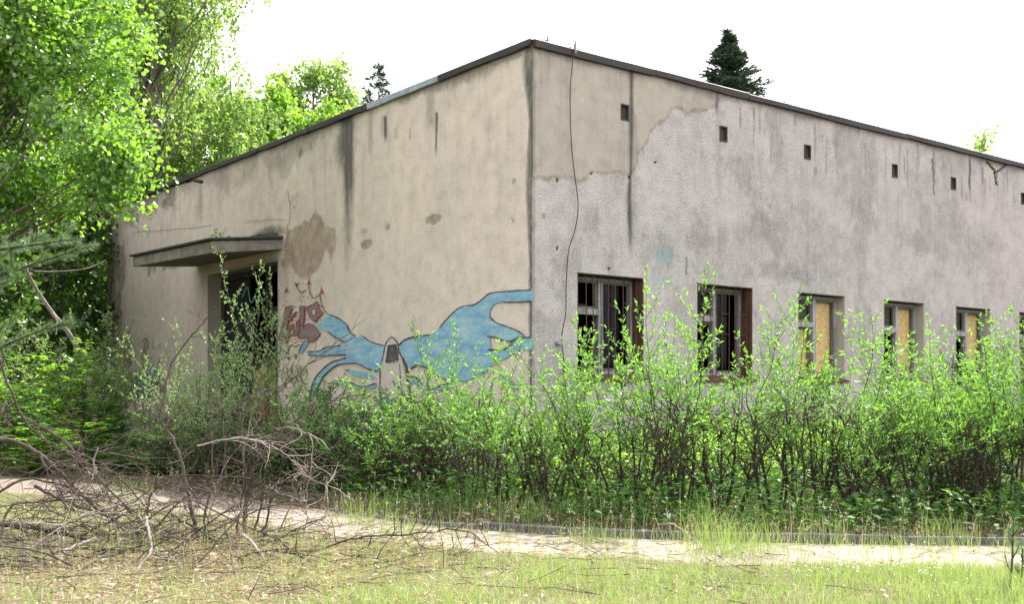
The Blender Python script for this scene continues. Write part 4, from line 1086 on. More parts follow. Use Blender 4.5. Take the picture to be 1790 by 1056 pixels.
# ---- trees
def make_tree(name, label, base, top, crown_c, rad, ncl, per, leaf, mat, seed, tpl=T_SMALL, droop=0.0, cl=.45, trunk_r=.16, group=None, extra=(), lw=.6, hollow=.55, upw=.25, bark='bark_tree', cat='tree'):
    rng = np.random.RandomState(seed)
    bx, by = base; bz = float(gz(bx, by)); cc = np.array(crown_c, float) - np.array((bx, by, bz)); rad = np.array(rad, float)
    e = empty(name, (bx, by, bz)); tag(e, label, cat, group)
    tb = Tubes(); br = Tubes()
    top_p = cc + np.array((0, 0, rad[2] * .75))
    tr = spline([(0, 0, -.2), tuple(cc * .35 + np.array((rng.normal() * .15, rng.normal() * .15, 0))), tuple(cc), tuple(top_p)], 16)
    tb.add(tr, np.linspace(trunk_r, .02, 16) * (1 + .5 * np.exp(-np.arange(16) / 1.2)), 9)
    cen = []
    while len(cen) < ncl:
        v = rng.normal(size=3); v /= np.linalg.norm(v)
        lump = .72 + .5 * vnoise(v[0] * 2.2 + 5, v[1] * 2.2 + v[2] * 1.7 + 5, seed)
        cen.append(cc + v * rad * (hollow + (1 - hollow) * rng.rand() ** .6) * lump)
    for ex in extra: cen.append(np.array(ex, float) - np.array((bx, by, bz)))
    PP = []; DD = []
    for c in cen:
        # limb from trunk to the clump
        f = np.clip((c[2] - (cc[2] - rad[2] * 1.1)) / (rad[2] * 2.2), .15, .95) * .75
        i = int(4 + f * 10); i = min(i, 14); s_ = tr[i]
        mid = (s_ + c) / 2 + rng.normal(size=3) * .12 * np.linalg.norm(c - s_) + np.array((0, 0, .08 * np.linalg.norm(c - s_)))
        q = spline([s_, mid, c], 7)
        r0 = np.clip(np.linalg.norm(c - s_) * .010, .007, trunk_r * .4)
        br.add(q, np.linspace(r0, .005, 7), 4)
        n = int(per * rng.uniform(.6, 1.4)); csz = cl * rng.uniform(.7, 1.3)
        if droop > 0:
            ns = max(3, n // 14)
            for k in range(ns):
                p0 = c + rng.normal(size=3) * csz * .6; l = rng.uniform(.5, 1.4) * droop
                hd = rng.normal(size=3) * .25; hd[2] = -1; m = 14
                tt = np.sort(rng.rand(m)); pts = p0 + hd * (tt * l)[:, None] + rng.normal(size=(m, 3)) * .04
                PP.append(pts); d_ = rng.normal(size=(m, 3)) * .6; d_[:, 2] -= .8; DD.append(d_)
        else:
            ns = max(2, n // 16); dirs = rng.normal(size=(ns, 3)); dirs /= np.linalg.norm(dirs, axis=1)[:, None]; dirs[:, 2] *= .7
            for dv in dirs:
                l = csz * rng.uniform(.6, 1.5); m = 16; tt = rng.rand(m) ** .8
                br.add(np.array([c, c + dv * l * .5 + rng.normal(size=3) * .03, c + dv * l]), (.006, .004, .002), 3)
                pts = c + dv * (tt * l)[:, None] + rng.normal(size=(m, 3)) * (.05 + leaf * .5)
                PP.append(pts); d_ = rng.normal(size=(m, 3)) * .7 + dv * .7; d_[:, 2] -= .25; DD.append(d_)
    P = np.concatenate(PP); D = np.concatenate(DD); L = rng.uniform(.65, 1.25, len(P)) * leaf
    V, F, A = leaves(P, D, L, L * lw, rng, tpl, upw=upw)
    link('trunk', tb.mesh('trunk', M[bark]), e); link('branches', br.mesh('branches', M[bark]), e)
    link('crown', mkmesh('crown', V, F, M[mat], attr=A), e)['kind'] = 'stuff'
    return e

d = 14.5
ex = [at(px, py, dd) for px, py, dd in [(225, 60, 14.5), (215, 130, 14.2), (235, 190, 14.6), (222, 245, 14.4), (222, 292, 14.2), (195, 330, 14.5), (200, 350, 14.3), (160, 340, 14.0), (120, 355, 14.6), (212, 288, 14.1), (180, 300, 14.2), (60, 330, 14.2), (20, 360, 14.2), (205, 20, 14.5), (150, 90, 13.9), (90, 200, 13.6), (150, 220, 13.6), (60, 110, 13.6), (222, 318, 14.25), (185, 240, 13.9), (215, 270, 14.0), (140, 280, 14.1), (100, 290, 14.1), (30, 290, 14), (80, 350, 14.5)]]
make_tree('linden_tree', 'big linden tree overhanging the left end of the roof with heart-shaped bright leaves', (-7.7, 14.8), 9, (-7.25, 14.8, 6.2), (2.2, 2.4, 3.1), 260, 270, .064, 'leaf_linden', 301, T_OVAL, cl=.42, trunk_r=.2, extra=ex, lw=.88, hollow=.35, upw=.3)
make_tree('birch_tree', 'light green drooping birch behind the far left end of the roof', (-10.2, 29.5), 14, (-10.2, 29.5, 8.6), (3.5, 3, 5.2), 230, 250, .14, 'leaf_birch', 302, T_SMALL, droop=1.1, cl=.6, lw=.55, hollow=.25)
make_tree('maple_tree', 'deep green maple between the birch and the roof edge', (-8.5, 34), 11, (-8.4, 34, 7.7), (2.6, 2.2, 2.9), 120, 170, .15, 'leaf_maple', 303, T_OVAL, cl=.5, lw=.85)
make_tree('rounded_tree', 'pale yellow-green domed tree right of the maple above the roof edge', (-6.9, 38.5), 12, (-6.9, 38.5, 9.6), (1.75, 1.8, 3.4), 110, 150, .14, 'leaf_birch', 304, T_OVAL, cl=.5, lw=.7)
make_tree('chestnut_tree', 'low clumpy bright tree at the foot of the small thin conifer', (-5.3, 33), 10, (-5.4, 33, 7.4), (1.25, 1.3, 2.05), 60, 150, .13, 'leaf_maple', 305, T_OVAL, cl=.4, lw=.8)
make_tree('ash_tree', 'airy tree with feathery leaves at the top between linden and birch', (-9.2, 24.6), 14, (-8.4, 25.6, 10.8), (2.2, 1.8, 3.8), 120, 200, .12, 'leaf_birch', 306, T_SMALL, droop=.5, cl=.6, lw=.5, hollow=.2, trunk_r=.07)
make_tree('forest_tree', 'tall bushy tree filling the upper left corner behind the linden', (-13, 26), 15, (-12.6, 26, 9.5), (3.2, 3, 5.5), 150, 170, .13, 'leaf_linden', 307, T_OVAL, cl=.6, lw=.8)
make_tree('understorey_tree', 'shaded dark green tree left of the end of the gable wall', (-10.2, 24.2), 6, (-10.2, 24.2, 3.5), (1.35, 1.8, 2.6), 80, 150, .13, 'leaf_dark', 308, T_OVAL, cl=.45, lw=.8)  # understorey: shade under the trees put into the dark leaf colour
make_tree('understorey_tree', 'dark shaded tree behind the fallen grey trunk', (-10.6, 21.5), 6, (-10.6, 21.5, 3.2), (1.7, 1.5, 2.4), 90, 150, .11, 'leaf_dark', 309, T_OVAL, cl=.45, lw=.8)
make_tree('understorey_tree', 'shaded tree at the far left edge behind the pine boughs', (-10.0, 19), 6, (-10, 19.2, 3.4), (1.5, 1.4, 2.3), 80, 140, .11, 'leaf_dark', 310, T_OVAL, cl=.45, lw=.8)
make_tree('forest_tree', 'leafy tree standing far behind the left end of the building', (-12.5, 33), 12, (-12.5, 33, 5.2), (3.4, 2, 4.5), 150, 140, .15, 'leaf_maple', 311, T_OVAL, cl=.6, lw=.8)
make_tree('forest_tree', 'leafy tree in the background beyond the left edge', (-18, 28), 12, (-18, 28, 6.5), (4.2, 3, 6), 130, 130, .17, 'leaf_linden', 312, T_OVAL, cl=.8, lw=.8)
make_tree('rounded_tree', 'small bright treetop above the right end of the roof', (19.5, 41.5), 9, (18.9, 41.5, 7.7), (1.7, 1.5, 1.9), 40, 110, .14, 'leaf_birch', 313, T_OVAL, cl=.5, lw=.7, extra=[at(1722, 240, 41), at(1726, 262, 41)])
for i, (x, y, s) in enumerate([(-24, 40, 1.2), (-16, 46, 1.1), (26, 46, 1.0), (34, 40, 1.2), (-30, 26, 1.2)]):
    make_tree('forest_tree', ['broad leafy tree far left in the background wood', 'broad leafy tree in the background wood behind the roof', 'broad tree beyond the right edge of the photo', 'broad tree far right outside the photo', 'broad tree far left outside the photo'][i], (x, y), 12, (x, y, 5.0 * s), (4.5, 4, 4.2 * s), 70, 120, .22, 'leaf_linden', 320 + i, T_SMALL, cl=1.0, lw=.8)

# fallen grey trunk left of the building
t_ = Tubes(); t_.add(spline([at(45, 470, 16.8), at(60, 500, 17), at(90, 545, 17.2), at(125, 590, 17.4), at(150, 650, 17.6), np.array((-6.6, 17.8, .0))], 20), np.linspace(.022, .06, 20), 7)
t_.add(spline([at(60, 474, 16.8), at(90, 475, 16.9), at(150, 470, 17.1), at(185, 455, 17.4)], 8), np.linspace(.012, .005, 8), 4)
t_.add(spline([at(90, 545, 17.2), at(100, 560, 17.1), at(98, 585, 17.0)], 6), .012, 4)
tag(link('leaning_dead_tree', t_.mesh('leaning_dead_tree', M['bark_pale'])), 'bare grey leaning dead trunk among the trees left of the building', 'dead tree')

# ---- pine with long needles reaching in from the left
def needle_cloud(rng, tb, P, D, start, d, length, fans=9, nl=.065, per=75, upl=.05):
    A = rline(rng, start, d, length, 10, .05, upl)
    tb.add(A, np.linspace(.012 * length + .003, .003, 11), 5)
    ax = [A]
    for k in range(fans):
        i = rng.randint(3, 10); a = rng.normal(size=3); a[2] *= .3
        Q = rline(rng, A[i], unit(A[i] - A[i - 1]) * 1.1 + unit(a) * .8, length * rng.uniform(.22, .45) * (1.15 - i / 10), 6, .07, .05)
        tb.add(Q, np.linspace(.005, .002, 7), 4); ax.append(Q)
    for X in ax:
        s0 = 3 if X is A else 1
        n = int(np.linalg.norm(X[-1] - X[s0]) / .01 * per / 10)
        f = rng.uniform(s0, len(X) - 1.001, n); i = f.astype(int)
        p = X[i] + (X[i + 1] - X[i]) * (f - i)[:, None]; t = X[i + 1] - X[i]; t /= np.linalg.norm(t, axis=1)[:, None]
        sd = np.cross(t, rng.normal(size=(n, 3))); sd /= np.linalg.norm(sd, axis=1)[:, None]
        P.append(p); D.append(t * .75 + sd * .8)
rng = np.random.RandomState(400); tb = Tubes(); P = []; D = []
bp = np.array((-5.05, 9.3, 0.0))
e = empty('pine_tree', tuple(bp)); tag(e, 'young pine at the left edge reaching long needled boughs into the photo', 'pine tree')
tk = Tubes(); tk.add(spline([(0, 0, -.1), (.03, .02, 1.2), (-.02, .05, 2.4), (.03, 0, 3.8)], 14), np.linspace(.06, .012, 14), 8)
for tx, ty, dd, sx, sz in [(128, 418, 8.6, 0, 1.75), (70, 455, 8.9, 0, 1.7), (95, 408, 8.3, .0, 2.1), (100, 575, 8.6, 0, 1.0), (40, 600, 8.7, 0, .9), (18, 300, 8.8, 0, 2.4), (-60, 360, 8.4, 0, 2.2), (-90, 200, 9, 0, 2.9), (30, 480, 9.2, 0, 1.7)]:
    tgt = at(tx, ty, dd) - bp; st_ = np.array((sx, 0, sz)); v = tgt - st_
    needle_cloud(rng, tb, P, D, st_, v, np.linalg.norm(v), upl=.0)
for k in range(12):
    a = rng.uniform(1.7, 5.2); z = rng.uniform(.8, 3.5); l = rng.uniform(.5, 1.1) * (4.2 - z) / 3
    needle_cloud(rng, tb, P, D, (0, 0, z), (math.cos(a), math.sin(a), .35), l, per=30)
P = np.concatenate(P); D = np.concatenate(D)
V, F, A = leaves(P, D, rng.uniform(.045, .075, len(P)), .0036, rng, T_BLADE)
link('trunk', tk.mesh('trunk', M['bark_tree']), e); link('branches', tb.mesh('branches', M['bark']), e); link('needles', mkmesh('needles', V, F, M['needle_pine'], attr=A), e)['kind'] = 'stuff'
# small pine seedlings bottom right
def seedling(px, d, h, seed, lab):
    rng = np.random.RandomState(seed); x = (px - PCX) / FPX * d; z0 = float(gz(x, d))
    e = empty('pine_seedling', (x, d, z0)); tag(e, lab, 'pine seedling', 'pine seedlings in the grass')
    tb = Tubes(); P = []; D = []
    needle_cloud(rng, tb, P, D, (0, 0, -.02), (.03, 0, 1), h, fans=7, nl=.05, per=60, upl=.1)
    P = np.concatenate(P); D = np.concatenate(D); D[:, 2] += .5
    V, F, A = leaves(P, D, rng.uniform(.035, .06, len(P)), .0022, rng, T_BLADE)
    link('stems', tb.mesh('stems', M['bark']), e); link('needles', mkmesh('needles', V, F, M['needle_pine'], attr=A), e)['kind'] = 'stuff'
seedling(1764, 5.6, .36, 1, 'small upright pine seedling in the grass at the bottom right')
seedling(1783, 5.75, .22, 2, 'shorter pine seedling just right of the upright one')

# ---- conifers behind the roof
def conifer(name, label, x, y, h, rbase, seed, sparse=1.0, mat='needle_spruce', droop=-.12, nl=.16, z_from=.15, gap=.42):
    rng = np.random.RandomState(seed); e = empty(name, (x, y, float(gz(x, y)))); tag(e, label, 'conifer')
    tk = Tubes(); tk.add([(0, 0, 0), (.03, 0, h * .5), (0, 0, h)], (h * .012 + .03, h * .007, .01), 7)
    br = Tubes(); P = []; D = []
    z = h * z_from
    while z < h - .1:
        f = (h - z) / h; L0 = rbase * min(1, 1.25 * f ** 1.12) + .05
        for k in range(int(7 * sparse) + 1):
            a = rng.uniform(0, 6.28); l = L0 * rng.uniform(.45, 1.25)
            q = rline(rng, (0, 0, z + rng.uniform(-.15, .15)), (math.cos(a), math.sin(a), .15 + .3 * (1 - f)), l, 6, .07, droop * .5 if sparse > .7 else .02)
            q[-2:, 2] += .03 * l
            br.add(q, np.linspace(.02 * l / 2 + .004, .004, 7), 3)
            n = int(l * 75 * sparse) + 10
            t = rng.uniform(.9 if sparse < .7 else .3, 6, n) if sparse > .7 else 6 - rng.exponential(1.3, n)
            t = np.clip(t, .1, 5.99); i = t.astype(int)
            p = q[i] + (q[i + 1] - q[i]) * (t - i)[:, None]
            sd = rng.normal(size=(n, 3)); sd[:, 2] = sd[:, 2] * .35 - .1
            off = rng.uniform(0, .16, n)[:, None] * (.4 + l / 3)
            P.append(p + sd * off); D.append(sd * .8 + unit(q[-1] - q[0]) * .8)
        z += gap * rng.uniform(.7, 1.2) * (.5 + .6 * f)
    P.append(np.stack([np.zeros(30), np.zeros(30), rng.uniform(h - .5, h, 30)], -1)); dd = rng.normal(size=(30, 3)) * .5; dd[:, 2] = 1; D.append(dd)
    P = np.concatenate(P); D = np.concatenate(D)
    V, F, A = leaves(P, D, rng.uniform(.6, 1.3, len(P)) * nl, nl * .28, rng, T_SMALL)
    link('trunk', tk.mesh('trunk', M['bark_tree']), e); link('branches', br.mesh('branches', M['bark_tree']), e)
    link('needles', mkmesh('needles', V, F, M[mat], attr=A), e)['kind'] = 'stuff'
def hz(y, d): return EYE + (HZ - y) / FPX * d
conifer('spruce_tree', 'dark spruce with a ragged pointed top above the roof on the right', (1275 - PCX) / FPX * 45, 45, hz(38, 45) - .4, 7.6, 501, 1.4, nl=.21, gap=.40)
conifer('larch_tree', 'thin sparse conifer top just left of the middle of the sloping roof edge', (662 - PCX) / FPX * 48, 48, hz(88, 48) - .6, 6.6, 502, .62, nl=.18)
conifer('spruce_tree', 'tiny spruce tip barely showing over the roof left of the big spruce', (1160 - PCX) / FPX * 52, 52, hz(112, 52) - .7, 3.5, 503, .9)

# ---- plants on the roof and canopy
def weed(name, loc, h, n, seed, label, mat='leaf_maple', lf=.05, head=False):
    rng = np.random.RandomState(seed); tb = Tubes(); P = []; D = []
    for k in range(n):
        q = rline(rng, (rng.normal() * .03, rng.normal() * .03, 0), (rng.normal() * .35, rng.normal() * .35, 1), h * rng.uniform(.6, 1), 6, .12, 0)
        tb.add(q, np.linspace(.006, .003, 7), 3)
        for j in range(12 if not head else 26):
            i = rng.randint(2, 7) if not head else 6; P.append(q[i] + rng.normal(size=3) * (.02 if head else .03)); D.append(rng.normal(size=3))
    P = np.array(P); D = np.array(D); L = rng.uniform(.6, 1.2, len(P)) * lf
    V, F, A = leaves(P, D, L, L * .7, rng, T_OVAL, upw=.4)
    e = empty(name, loc); tag(e, label, 'weed')
    link('stems', tb.mesh('stems', M['bark']), e); link('foliage', mkmesh('foliage', V, F, M[mat], attr=A), e)['kind'] = 'stuff'
x, y = bw(-.35, 8.15); weed('canopy_weed', (x, y, 3.545), .38, 4, 1, 'small green weed sprouting on top of the door canopy', lf=.06)
for i, (s, h, lab) in enumerate([(.30, .10, 'small dark dead weed head on the roof edge nearest the corner'), (.62, .07, 'small dark dead weed on the roof edge left of the cable rod'), (.74, .06, 'tiny dead weed directly beside the cable rod on the roof')]):
    x, y = bw(s, .05); weed('dead_weed', (x, y, H + .055), h, 1, 40 + i, lab, 'needle_spruce', .028, True)

# ---- undergrowth, grass, litter (nobody could count them)
rng = np.random.RandomState(600)
def scatter(n, x0, x1, y0, y1): return rng.uniform(x0, x1, n), rng.uniform(y0, y1, n)
def out_building(x, y):
    lx, ly = bl(x, y); return (lx < -.15) | (ly < -.12)
# broad leaves in front of and under the hedge
x, y = scatter(70000, -6.5, 7.5, 7.0, 15); b = y - ky(x)
dens = np.where(b < .14, .6, np.where(b < 3.0, 1.0, .4)) * (vnoise(x * 1.7, y * 1.7, 9) * 1.1 + .15) * np.where(x < -1.2, np.where(b < .9, .25, 1), 1)
k = (b > .05) & out_building(x, y) & (rng.rand(len(x)) < dens); x, y, b = x[k], y[k], b[k]
hgt = rng.uniform(.02, .25, len(x)) * sstep(-.1, .5, b) * (.5 + vnoise(x * 2.5, y * 2.5, 4)) + .03
P = np.stack([x, y, gz(x, y) + hgt], -1); D = rng.normal(size=P.shape); D[:, 2] *= .25; D[:, 2] -= .15
L = rng.uniform(.025, .075, len(x)); V, F, A = leaves(P, D, L, L * .95, rng, T_MAPLE, upw=.75)
tag(link('ground_cover', mkmesh('ground_cover', V, F, M['leaf_cover'], attr=A)), 'low broad-leaved seedlings covering the soil under the hedge', 'ground cover', kind='stuff')
# lush tall herbs between hedge and wall
x, y = scatter(60000, -1.5, 8, 9.0, 18); lx, ly = bl(x, y)
k = (ly < -.15) & (ly > -3.4) & (y - ky(x) > 1.8) & (rng.rand(len(x)) < .35 + .65 * vnoise(x * 1.5, y * 1.5, 13)); x, y, lx, ly = x[k], y[k], lx[k], ly[k]
hgt = rng.rand(len(x)) ** .8 * (.28 + .5 * vnoise(x * 1.1, y * 1.1, 14) + .22 * sstep(2, 6, lx))
P = np.stack([x, y, gz(x, y) + hgt], -1); D = rng.normal(size=P.shape); D[:, 2] += .5
L = rng.uniform(.04, .10, len(x)); V, F, A = leaves(P, D, L, L * .4, rng, T_SMALL, upw=.35)
tag(link('tall_herbs', mkmesh('tall_herbs', V, F, M['leaf_lime'], attr=A)), 'lush bright green herbs between the hedge and the wall', 'herbs', kind='stuff')

def blades(x, y, h, w, bend, rng, z=None):
    n = len(x); z = gz(x, y) if z is None else z
    a = rng.uniform(0, 2 * math.pi, n); s = np.stack([np.cos(a), np.sin(a), np.zeros(n)], -1)
    ba = rng.uniform(0, 2 * math.pi, n); bd = np.stack([np.cos(ba), np.sin(ba), np.zeros(n)], -1)
    P0 = np.stack([x, y, z - .01], -1); up = np.array((0, 0, 1.0))
    P1 = P0 + up * (h * .55)[:, None] + bd * (h * bend * .3)[:, None]; P2 = P0 + up * (h * (1 - bend * .3))[:, None] + bd * (h * bend)[:, None]
    hw = (w / 2)[:, None]
    V = np.stack([P0 - s * hw, P0 + s * hw, P1 + s * hw * .8, P1 - s * hw * .8, P2], 1)
    F = np.array([(0, 1, 2), (0, 2, 3), (3, 2, 4)])[None] + (np.arange(n) * 5)[:, None, None]
    return V.reshape(-1, 3), F.reshape(-1, 3), np.repeat(rng.rand(n), 5)
def strawness(x, y):       # dry on the left and towards the middle, greener on the right
    return np.clip(.62 - .22 * (x + .6) + 1.3 * (fbm(x * 1.8, y * 1.8, 21) - .5), 0, 1)
n = 300000
x = rng.uniform(-5.5, 4.8, n); y = rng.uniform(4.3, 9.6, n)
f = fy(x) - y + .38 * (fbm(x * 1.6, x * 0 + 3, 71) - .5) + .25 * (fbm(x * 5, y * 5, 72) - .5)
keep = (f > -.02) & (rng.rand(n) < np.where(x < -2.2, .6, 1.0) * np.clip(.35 + 1.0 * vnoise(x * 2.4, y * 2.4, 22), 0, 1))
keep &= rng.rand(n) < np.where(f < .15, .45, 1)
x, y, f = x[keep], y[keep], f[keep]
st_ = strawness(x, y); isst = rng.rand(len(x)) < st_ * .58 + .26
h = rng.uniform(.03, .13, len(x)) * (.35 + 1.35 * fbm(x * 2.6, y * 2.6, 24, 3)); h *= np.where(isst, .85, 1) * (1 - .35 * st_) * (.55 + .45 * sstep(0, .6, f))
V, F, A = blades(x[~isst], y[~isst], h[~isst], rng.uniform(.0026, .0050, (~isst).sum()), rng.uniform(.1, .8, (~isst).sum()), rng)
tag(link('grass', mkmesh('grass', V, F, M['grass'], attr=A)), 'short yellow-green meadow grass in the sunny foreground', 'grass', kind='stuff')
V, F, A = blades(x[isst], y[isst], h[isst], rng.uniform(.002, .004, isst.sum()), rng.uniform(.4, 1.5, isst.sum()), rng)
tag(link('dry_grass', mkmesh('dry_grass', V, F, M['straw'], attr=A)), 'bleached dry grass among the green blades', 'grass', kind='stuff')
# scattered taller stalks, tufts on the path and at the kerb
parts = []
x = rng.uniform(-5, 4.6, 5200); y = rng.uniform(5, 9.8, 5200); k = (ky(x) - y > -.05) & (rng.rand(5200) < np.where(y > fy(x), .35, .75)); x, y = x[k], y[k]
parts.append(blades(x, y, rng.uniform(.12, .30, len(x)), np.full(len(x), .0026), rng.uniform(.05, .5, len(x)), rng))
for cx, cy, n_, hh, sp in [(1.32, 6.75, 230, .40, .11), (1.18, 6.9, 110, .5, .08), (1.55, 6.85, 110, .34, .12), (-.8, 7.6, 110, .28, .12), (-1.15, 8.4, 150, .36, .12), (.55, 7.3, 120, .26, .12), (.1, 8.3, 140, .26, .14), (2.9, 7.4, 130, .26, .1), (2.1, 7.45, 110, .22, .1), (3.3, 6.9, 80, .2, .1), (-3.6, 10.2, 130, .4, .15), (2.1, 6.0, 200, .22, .2), (-4.0, 8.9, 140, .35, .2), (.9, 6.2, 150, .2, .2), (.3, 7.0, 140, .24, .3), (1.9, 6.75, 140, .26, .25), (2.6, 6.65, 160, .28, .3), (3.2, 6.6, 140, .24, .25), (-.5, 7.5, 140, .28, .3), (1.0, 7.2, 120, .22, .3), (2.5, 7.1, 110, .2, .3), (-.3, 8.75, 100, .3, .15), (1.0, 8.0, 90, .2, .2), (1.9, 7.7, 120, .22, .25)]:
    n_ = int(n_); parts.append(blades(cx + rng.normal(size=n_) * sp, cy + rng.normal(size=n_) * sp, rng.uniform(.35, 1, n_) * hh, np.full(n_, .0027), rng.uniform(.05, .7, n_), rng))
V, F, A = merge(parts)
tag(link('tall_grass', mkmesh('tall_grass', V, F, M['grass'], attr=A)), 'taller grass tufts and stalks standing by the path and kerb', 'grass', kind='stuff')
# pale seed stalks
parts = []; x = rng.uniform(-3, 4.2, 420); y = rng.uniform(5.2, 9.2, 420); k = ky(x) - y > 0; x, y = x[k], y[k]
h_ = rng.uniform(.22, .45, len(x)); v_ = blades(x, y, h_, np.full(len(x), .002), rng.uniform(0, .35, len(x)), rng); parts.append(v_)
tips = v_[0].reshape(-1, 5, 3)[:, 4]
pp = np.repeat(tips, 7, 0) + rng.normal(size=(len(tips) * 7, 3)) * (.004, .004, .018); parts.append(leaves(pp, rng.normal(size=pp.shape) * .5 + (0, 0, 1), .012, .004, rng, T_SMALL))
V, F, A = merge(parts); tag(link('seed_stalks', mkmesh('seed_stalks', V, F, M['straw'], attr=A)), 'thin pale grass stalks with seed heads across the path', 'grass', kind='stuff')
# grass behind the kerb
x = rng.uniform(-2, 6, 26000); y = rng.uniform(7.4, 12.5, 26000); b = y - ky(x); k = (b > .06) & out_building(x, y) & (rng.rand(26000) < np.where(b < .4, .25, .7) * (vnoise(x * 2, y * 2, 31) + .1)); x, y = x[k], y[k]
V, F, A = blades(x, y, rng.uniform(.06, .32, len(x)), np.full(len(x), .004), rng.uniform(.1, .8, len(x)), rng)
tag(link('verge_grass', mkmesh('verge_grass', V, F, M['leaf_cover'], attr=A)), 'green grass growing among the hedge stems behind the kerb', 'grass', kind='stuff')
# rough meadow outside the frame so that the ground carries on
x = rng.uniform(-14, 14, 30000); y = rng.uniform(1, 12, 30000); k = (fy(x) - y > .1) & ((x < -5.2) | (x > 4.6) | (y < 4.4)); x, y = x[k], y[k]
V, F, A = blades(x, y, rng.uniform(.06, .2, len(x)), np.full(len(x), .007), rng.uniform(.2, 1, len(x)), rng)
tag(link('grass', mkmesh('grass', V, F, M['grass'], attr=A)), 'rougher meadow grass round about, outside the sunny foreground', 'grass', kind='stuff')

# dry leaves: thick under the brush, thin on the path
def litter(n, xr, yr, size, fn, name, label, mat):
    x = rng.uniform(*xr, n); y = rng.uniform(*yr, n); k = rng.rand(n) < fn(x, y); x, y = x[k], y[k]
    P = np.stack([x, y, gz(x, y) + .012 + rng.rand(len(x)) * .03], -1); D = rng.normal(size=P.shape); D[:, 2] *= .25
    L = rng.uniform(.5, 1.3, len(x)) * size; V, F, A = leaves(P, D, L, L * .55, rng, T_OVAL, upw=.55)
    tag(link(name, mkmesh(name, V, F, M[mat], attr=A)), label, 'litter', kind='stuff')
litter(30000, (-5.5, 3), (4.6, 11.5), .030, lambda x, y: np.clip(1.15 * np.exp(-((x + 1.7) / 1.3) ** 2 - ((y - 6.4) / 1.3) ** 2) + .10, 0, 1) * (ky(x) > y), 'leaf_litter', 'brown and tan dead leaves lying around the brush pile and path', 'dry_leaf')
x = rng.uniform(-4.5, 1.6, 26000); y = rng.uniform(4.8, 8.8, 26000); k = rng.rand(26000) < np.clip(1.2 * np.exp(-((x + 1.5) / 1.3) ** 2 - ((y - 6.3) / 1.1) ** 2) + .05, 0, 1); x, y = x[k], y[k]
P = np.stack([x, y, gz(x, y) + rng.uniform(.01, .06, len(x))], -1); D = rng.normal(size=P.shape); D[:, 2] *= .15
k = rng.rand(len(P)) < .5; P = P[k]; D = D[k]
V, F, A = leaves(P, D, rng.uniform(.03, .12, len(P)), .003, rng, T_SMALL, upw=.5)
tag(link('straw_litter', mkmesh('straw_litter', V, F, M['straw'], attr=A)), 'pale flattened straw scraps under the brush pile', 'litter', kind='stuff')
litter(7000, (-4, 6), (7.5, 12.5), .05, lambda x, y: .7 * ((y - ky(x)) > .05) * ((y - ky(x)) < 2.5), 'leaf_litter', 'dead brown leaves on the soil behind the kerb', 'dry_leaf')
def whites(x, y): return np.clip(1.3 * np.exp(-((x + 1.0) / .55) ** 2 - ((y - 5.9) / .5) ** 2), 0, 1) * .5 + .03 * (x > 1)
litter(900, (-3.5, 3.5), (5.1, 7), .06, whites, 'pale_litter', 'bleached white pieces of dead leaf lying in the sunny grass', 'bark_pale')
# tiny pale flowers at the right
n = 700; x = rng.normal(size=n) * .55 + 2.15; y = rng.normal(size=n) * .3 + 6.0; k = rng.rand(n) < vnoise(x * 3, y * 3, 44) * .9; x, y = x[k], y[k]
P = np.stack([x, y, gz(x, y) + rng.uniform(.05, .14, len(x))], -1); V, F, A = leaves(P, rng.normal(size=P.shape), .010, .009, rng, T_OVAL, upw=.5)
tag(link('wildflowers', mkmesh('wildflowers', V, F, M['flower'], attr=A)), 'tiny pale lilac flowers in the grass on the right', 'flowers', kind='stuff')

# ---------------------------------------------------------------- brush pile: each bigger branch is a thing
def dead_branch(name, label, main, r0, forks=(), twigs=22, tl=.35, seed=0, mat='bark_dead', group='dead branches of the brush pile', cat='branch', upz=.15):
    rng = np.random.RandomState(seed); tb = Tubes()
    def limb(pts, ra, rb, nt):
        P = spline(pts, max(10, len(pts) * 5)); P[1:-1] += rng.normal(size=P[1:-1].shape) * .004
        tb.add(P, np.linspace(ra, rb, len(P)), 6)
        for k in range(nt):
            i = rng.randint(int(len(P) * .15), len(P) - 1); t = unit(P[i + 1] - P[i]); sd = rng.normal(size=3); sd[2] = sd[2] * .7 + upz
            l = tl * rng.uniform(.3, 1.25)
            Q = rline(rng, P[i], t * .7 + unit(sd), l, 6, .16, .0); Q[:, 2] = np.maximum(Q[:, 2], .01)
            r_ = min(ra, .0045) * rng.uniform(.6, 1); tb.add(Q, np.linspace(r_, .0012, len(Q)), 4)
            for m in range(rng.randint(1, 5)):
                j = rng.randint(1, 6); sd = rng.normal(size=3)
                W = rline(rng, Q[j], unit(Q[j] - Q[j - 1]) + sd * .6, l * rng.uniform(.2, .55), 4, .18, .0); W[:, 2] = np.maximum(W[:, 2], .01)
                tb.add(W, np.linspace(.0019, .0009, len(W)), 3)
    limb(main, r0, r0 * .35, twigs)
    for f in forks: limb(f[0], f[1], f[1] * .35, int(twigs * .6))
    return tag(link(name, tb.mesh(name, M[mat])), label, cat, group)
A_ = lambda L, d0, d1=None: [at(x, y, d0 + ((d1 if d1 else d0) - d0) * i / (len(L) - 1)) for i, (x, y) in enumerate(L)]
dead_branch('dead_branch', 'tall bare dead stem with a broken stub and one long curving arm', A_([(345, 940), (330, 870), (318, 810), (300, 765), (278, 736), (253, 701)], 7.8, 7.9), .017,
            [(A_([(278, 736), (286, 694), (298, 640), (328, 595), (360, 558), (377, 536)], 7.9, 8.1), .011)], 12, .3, 1)
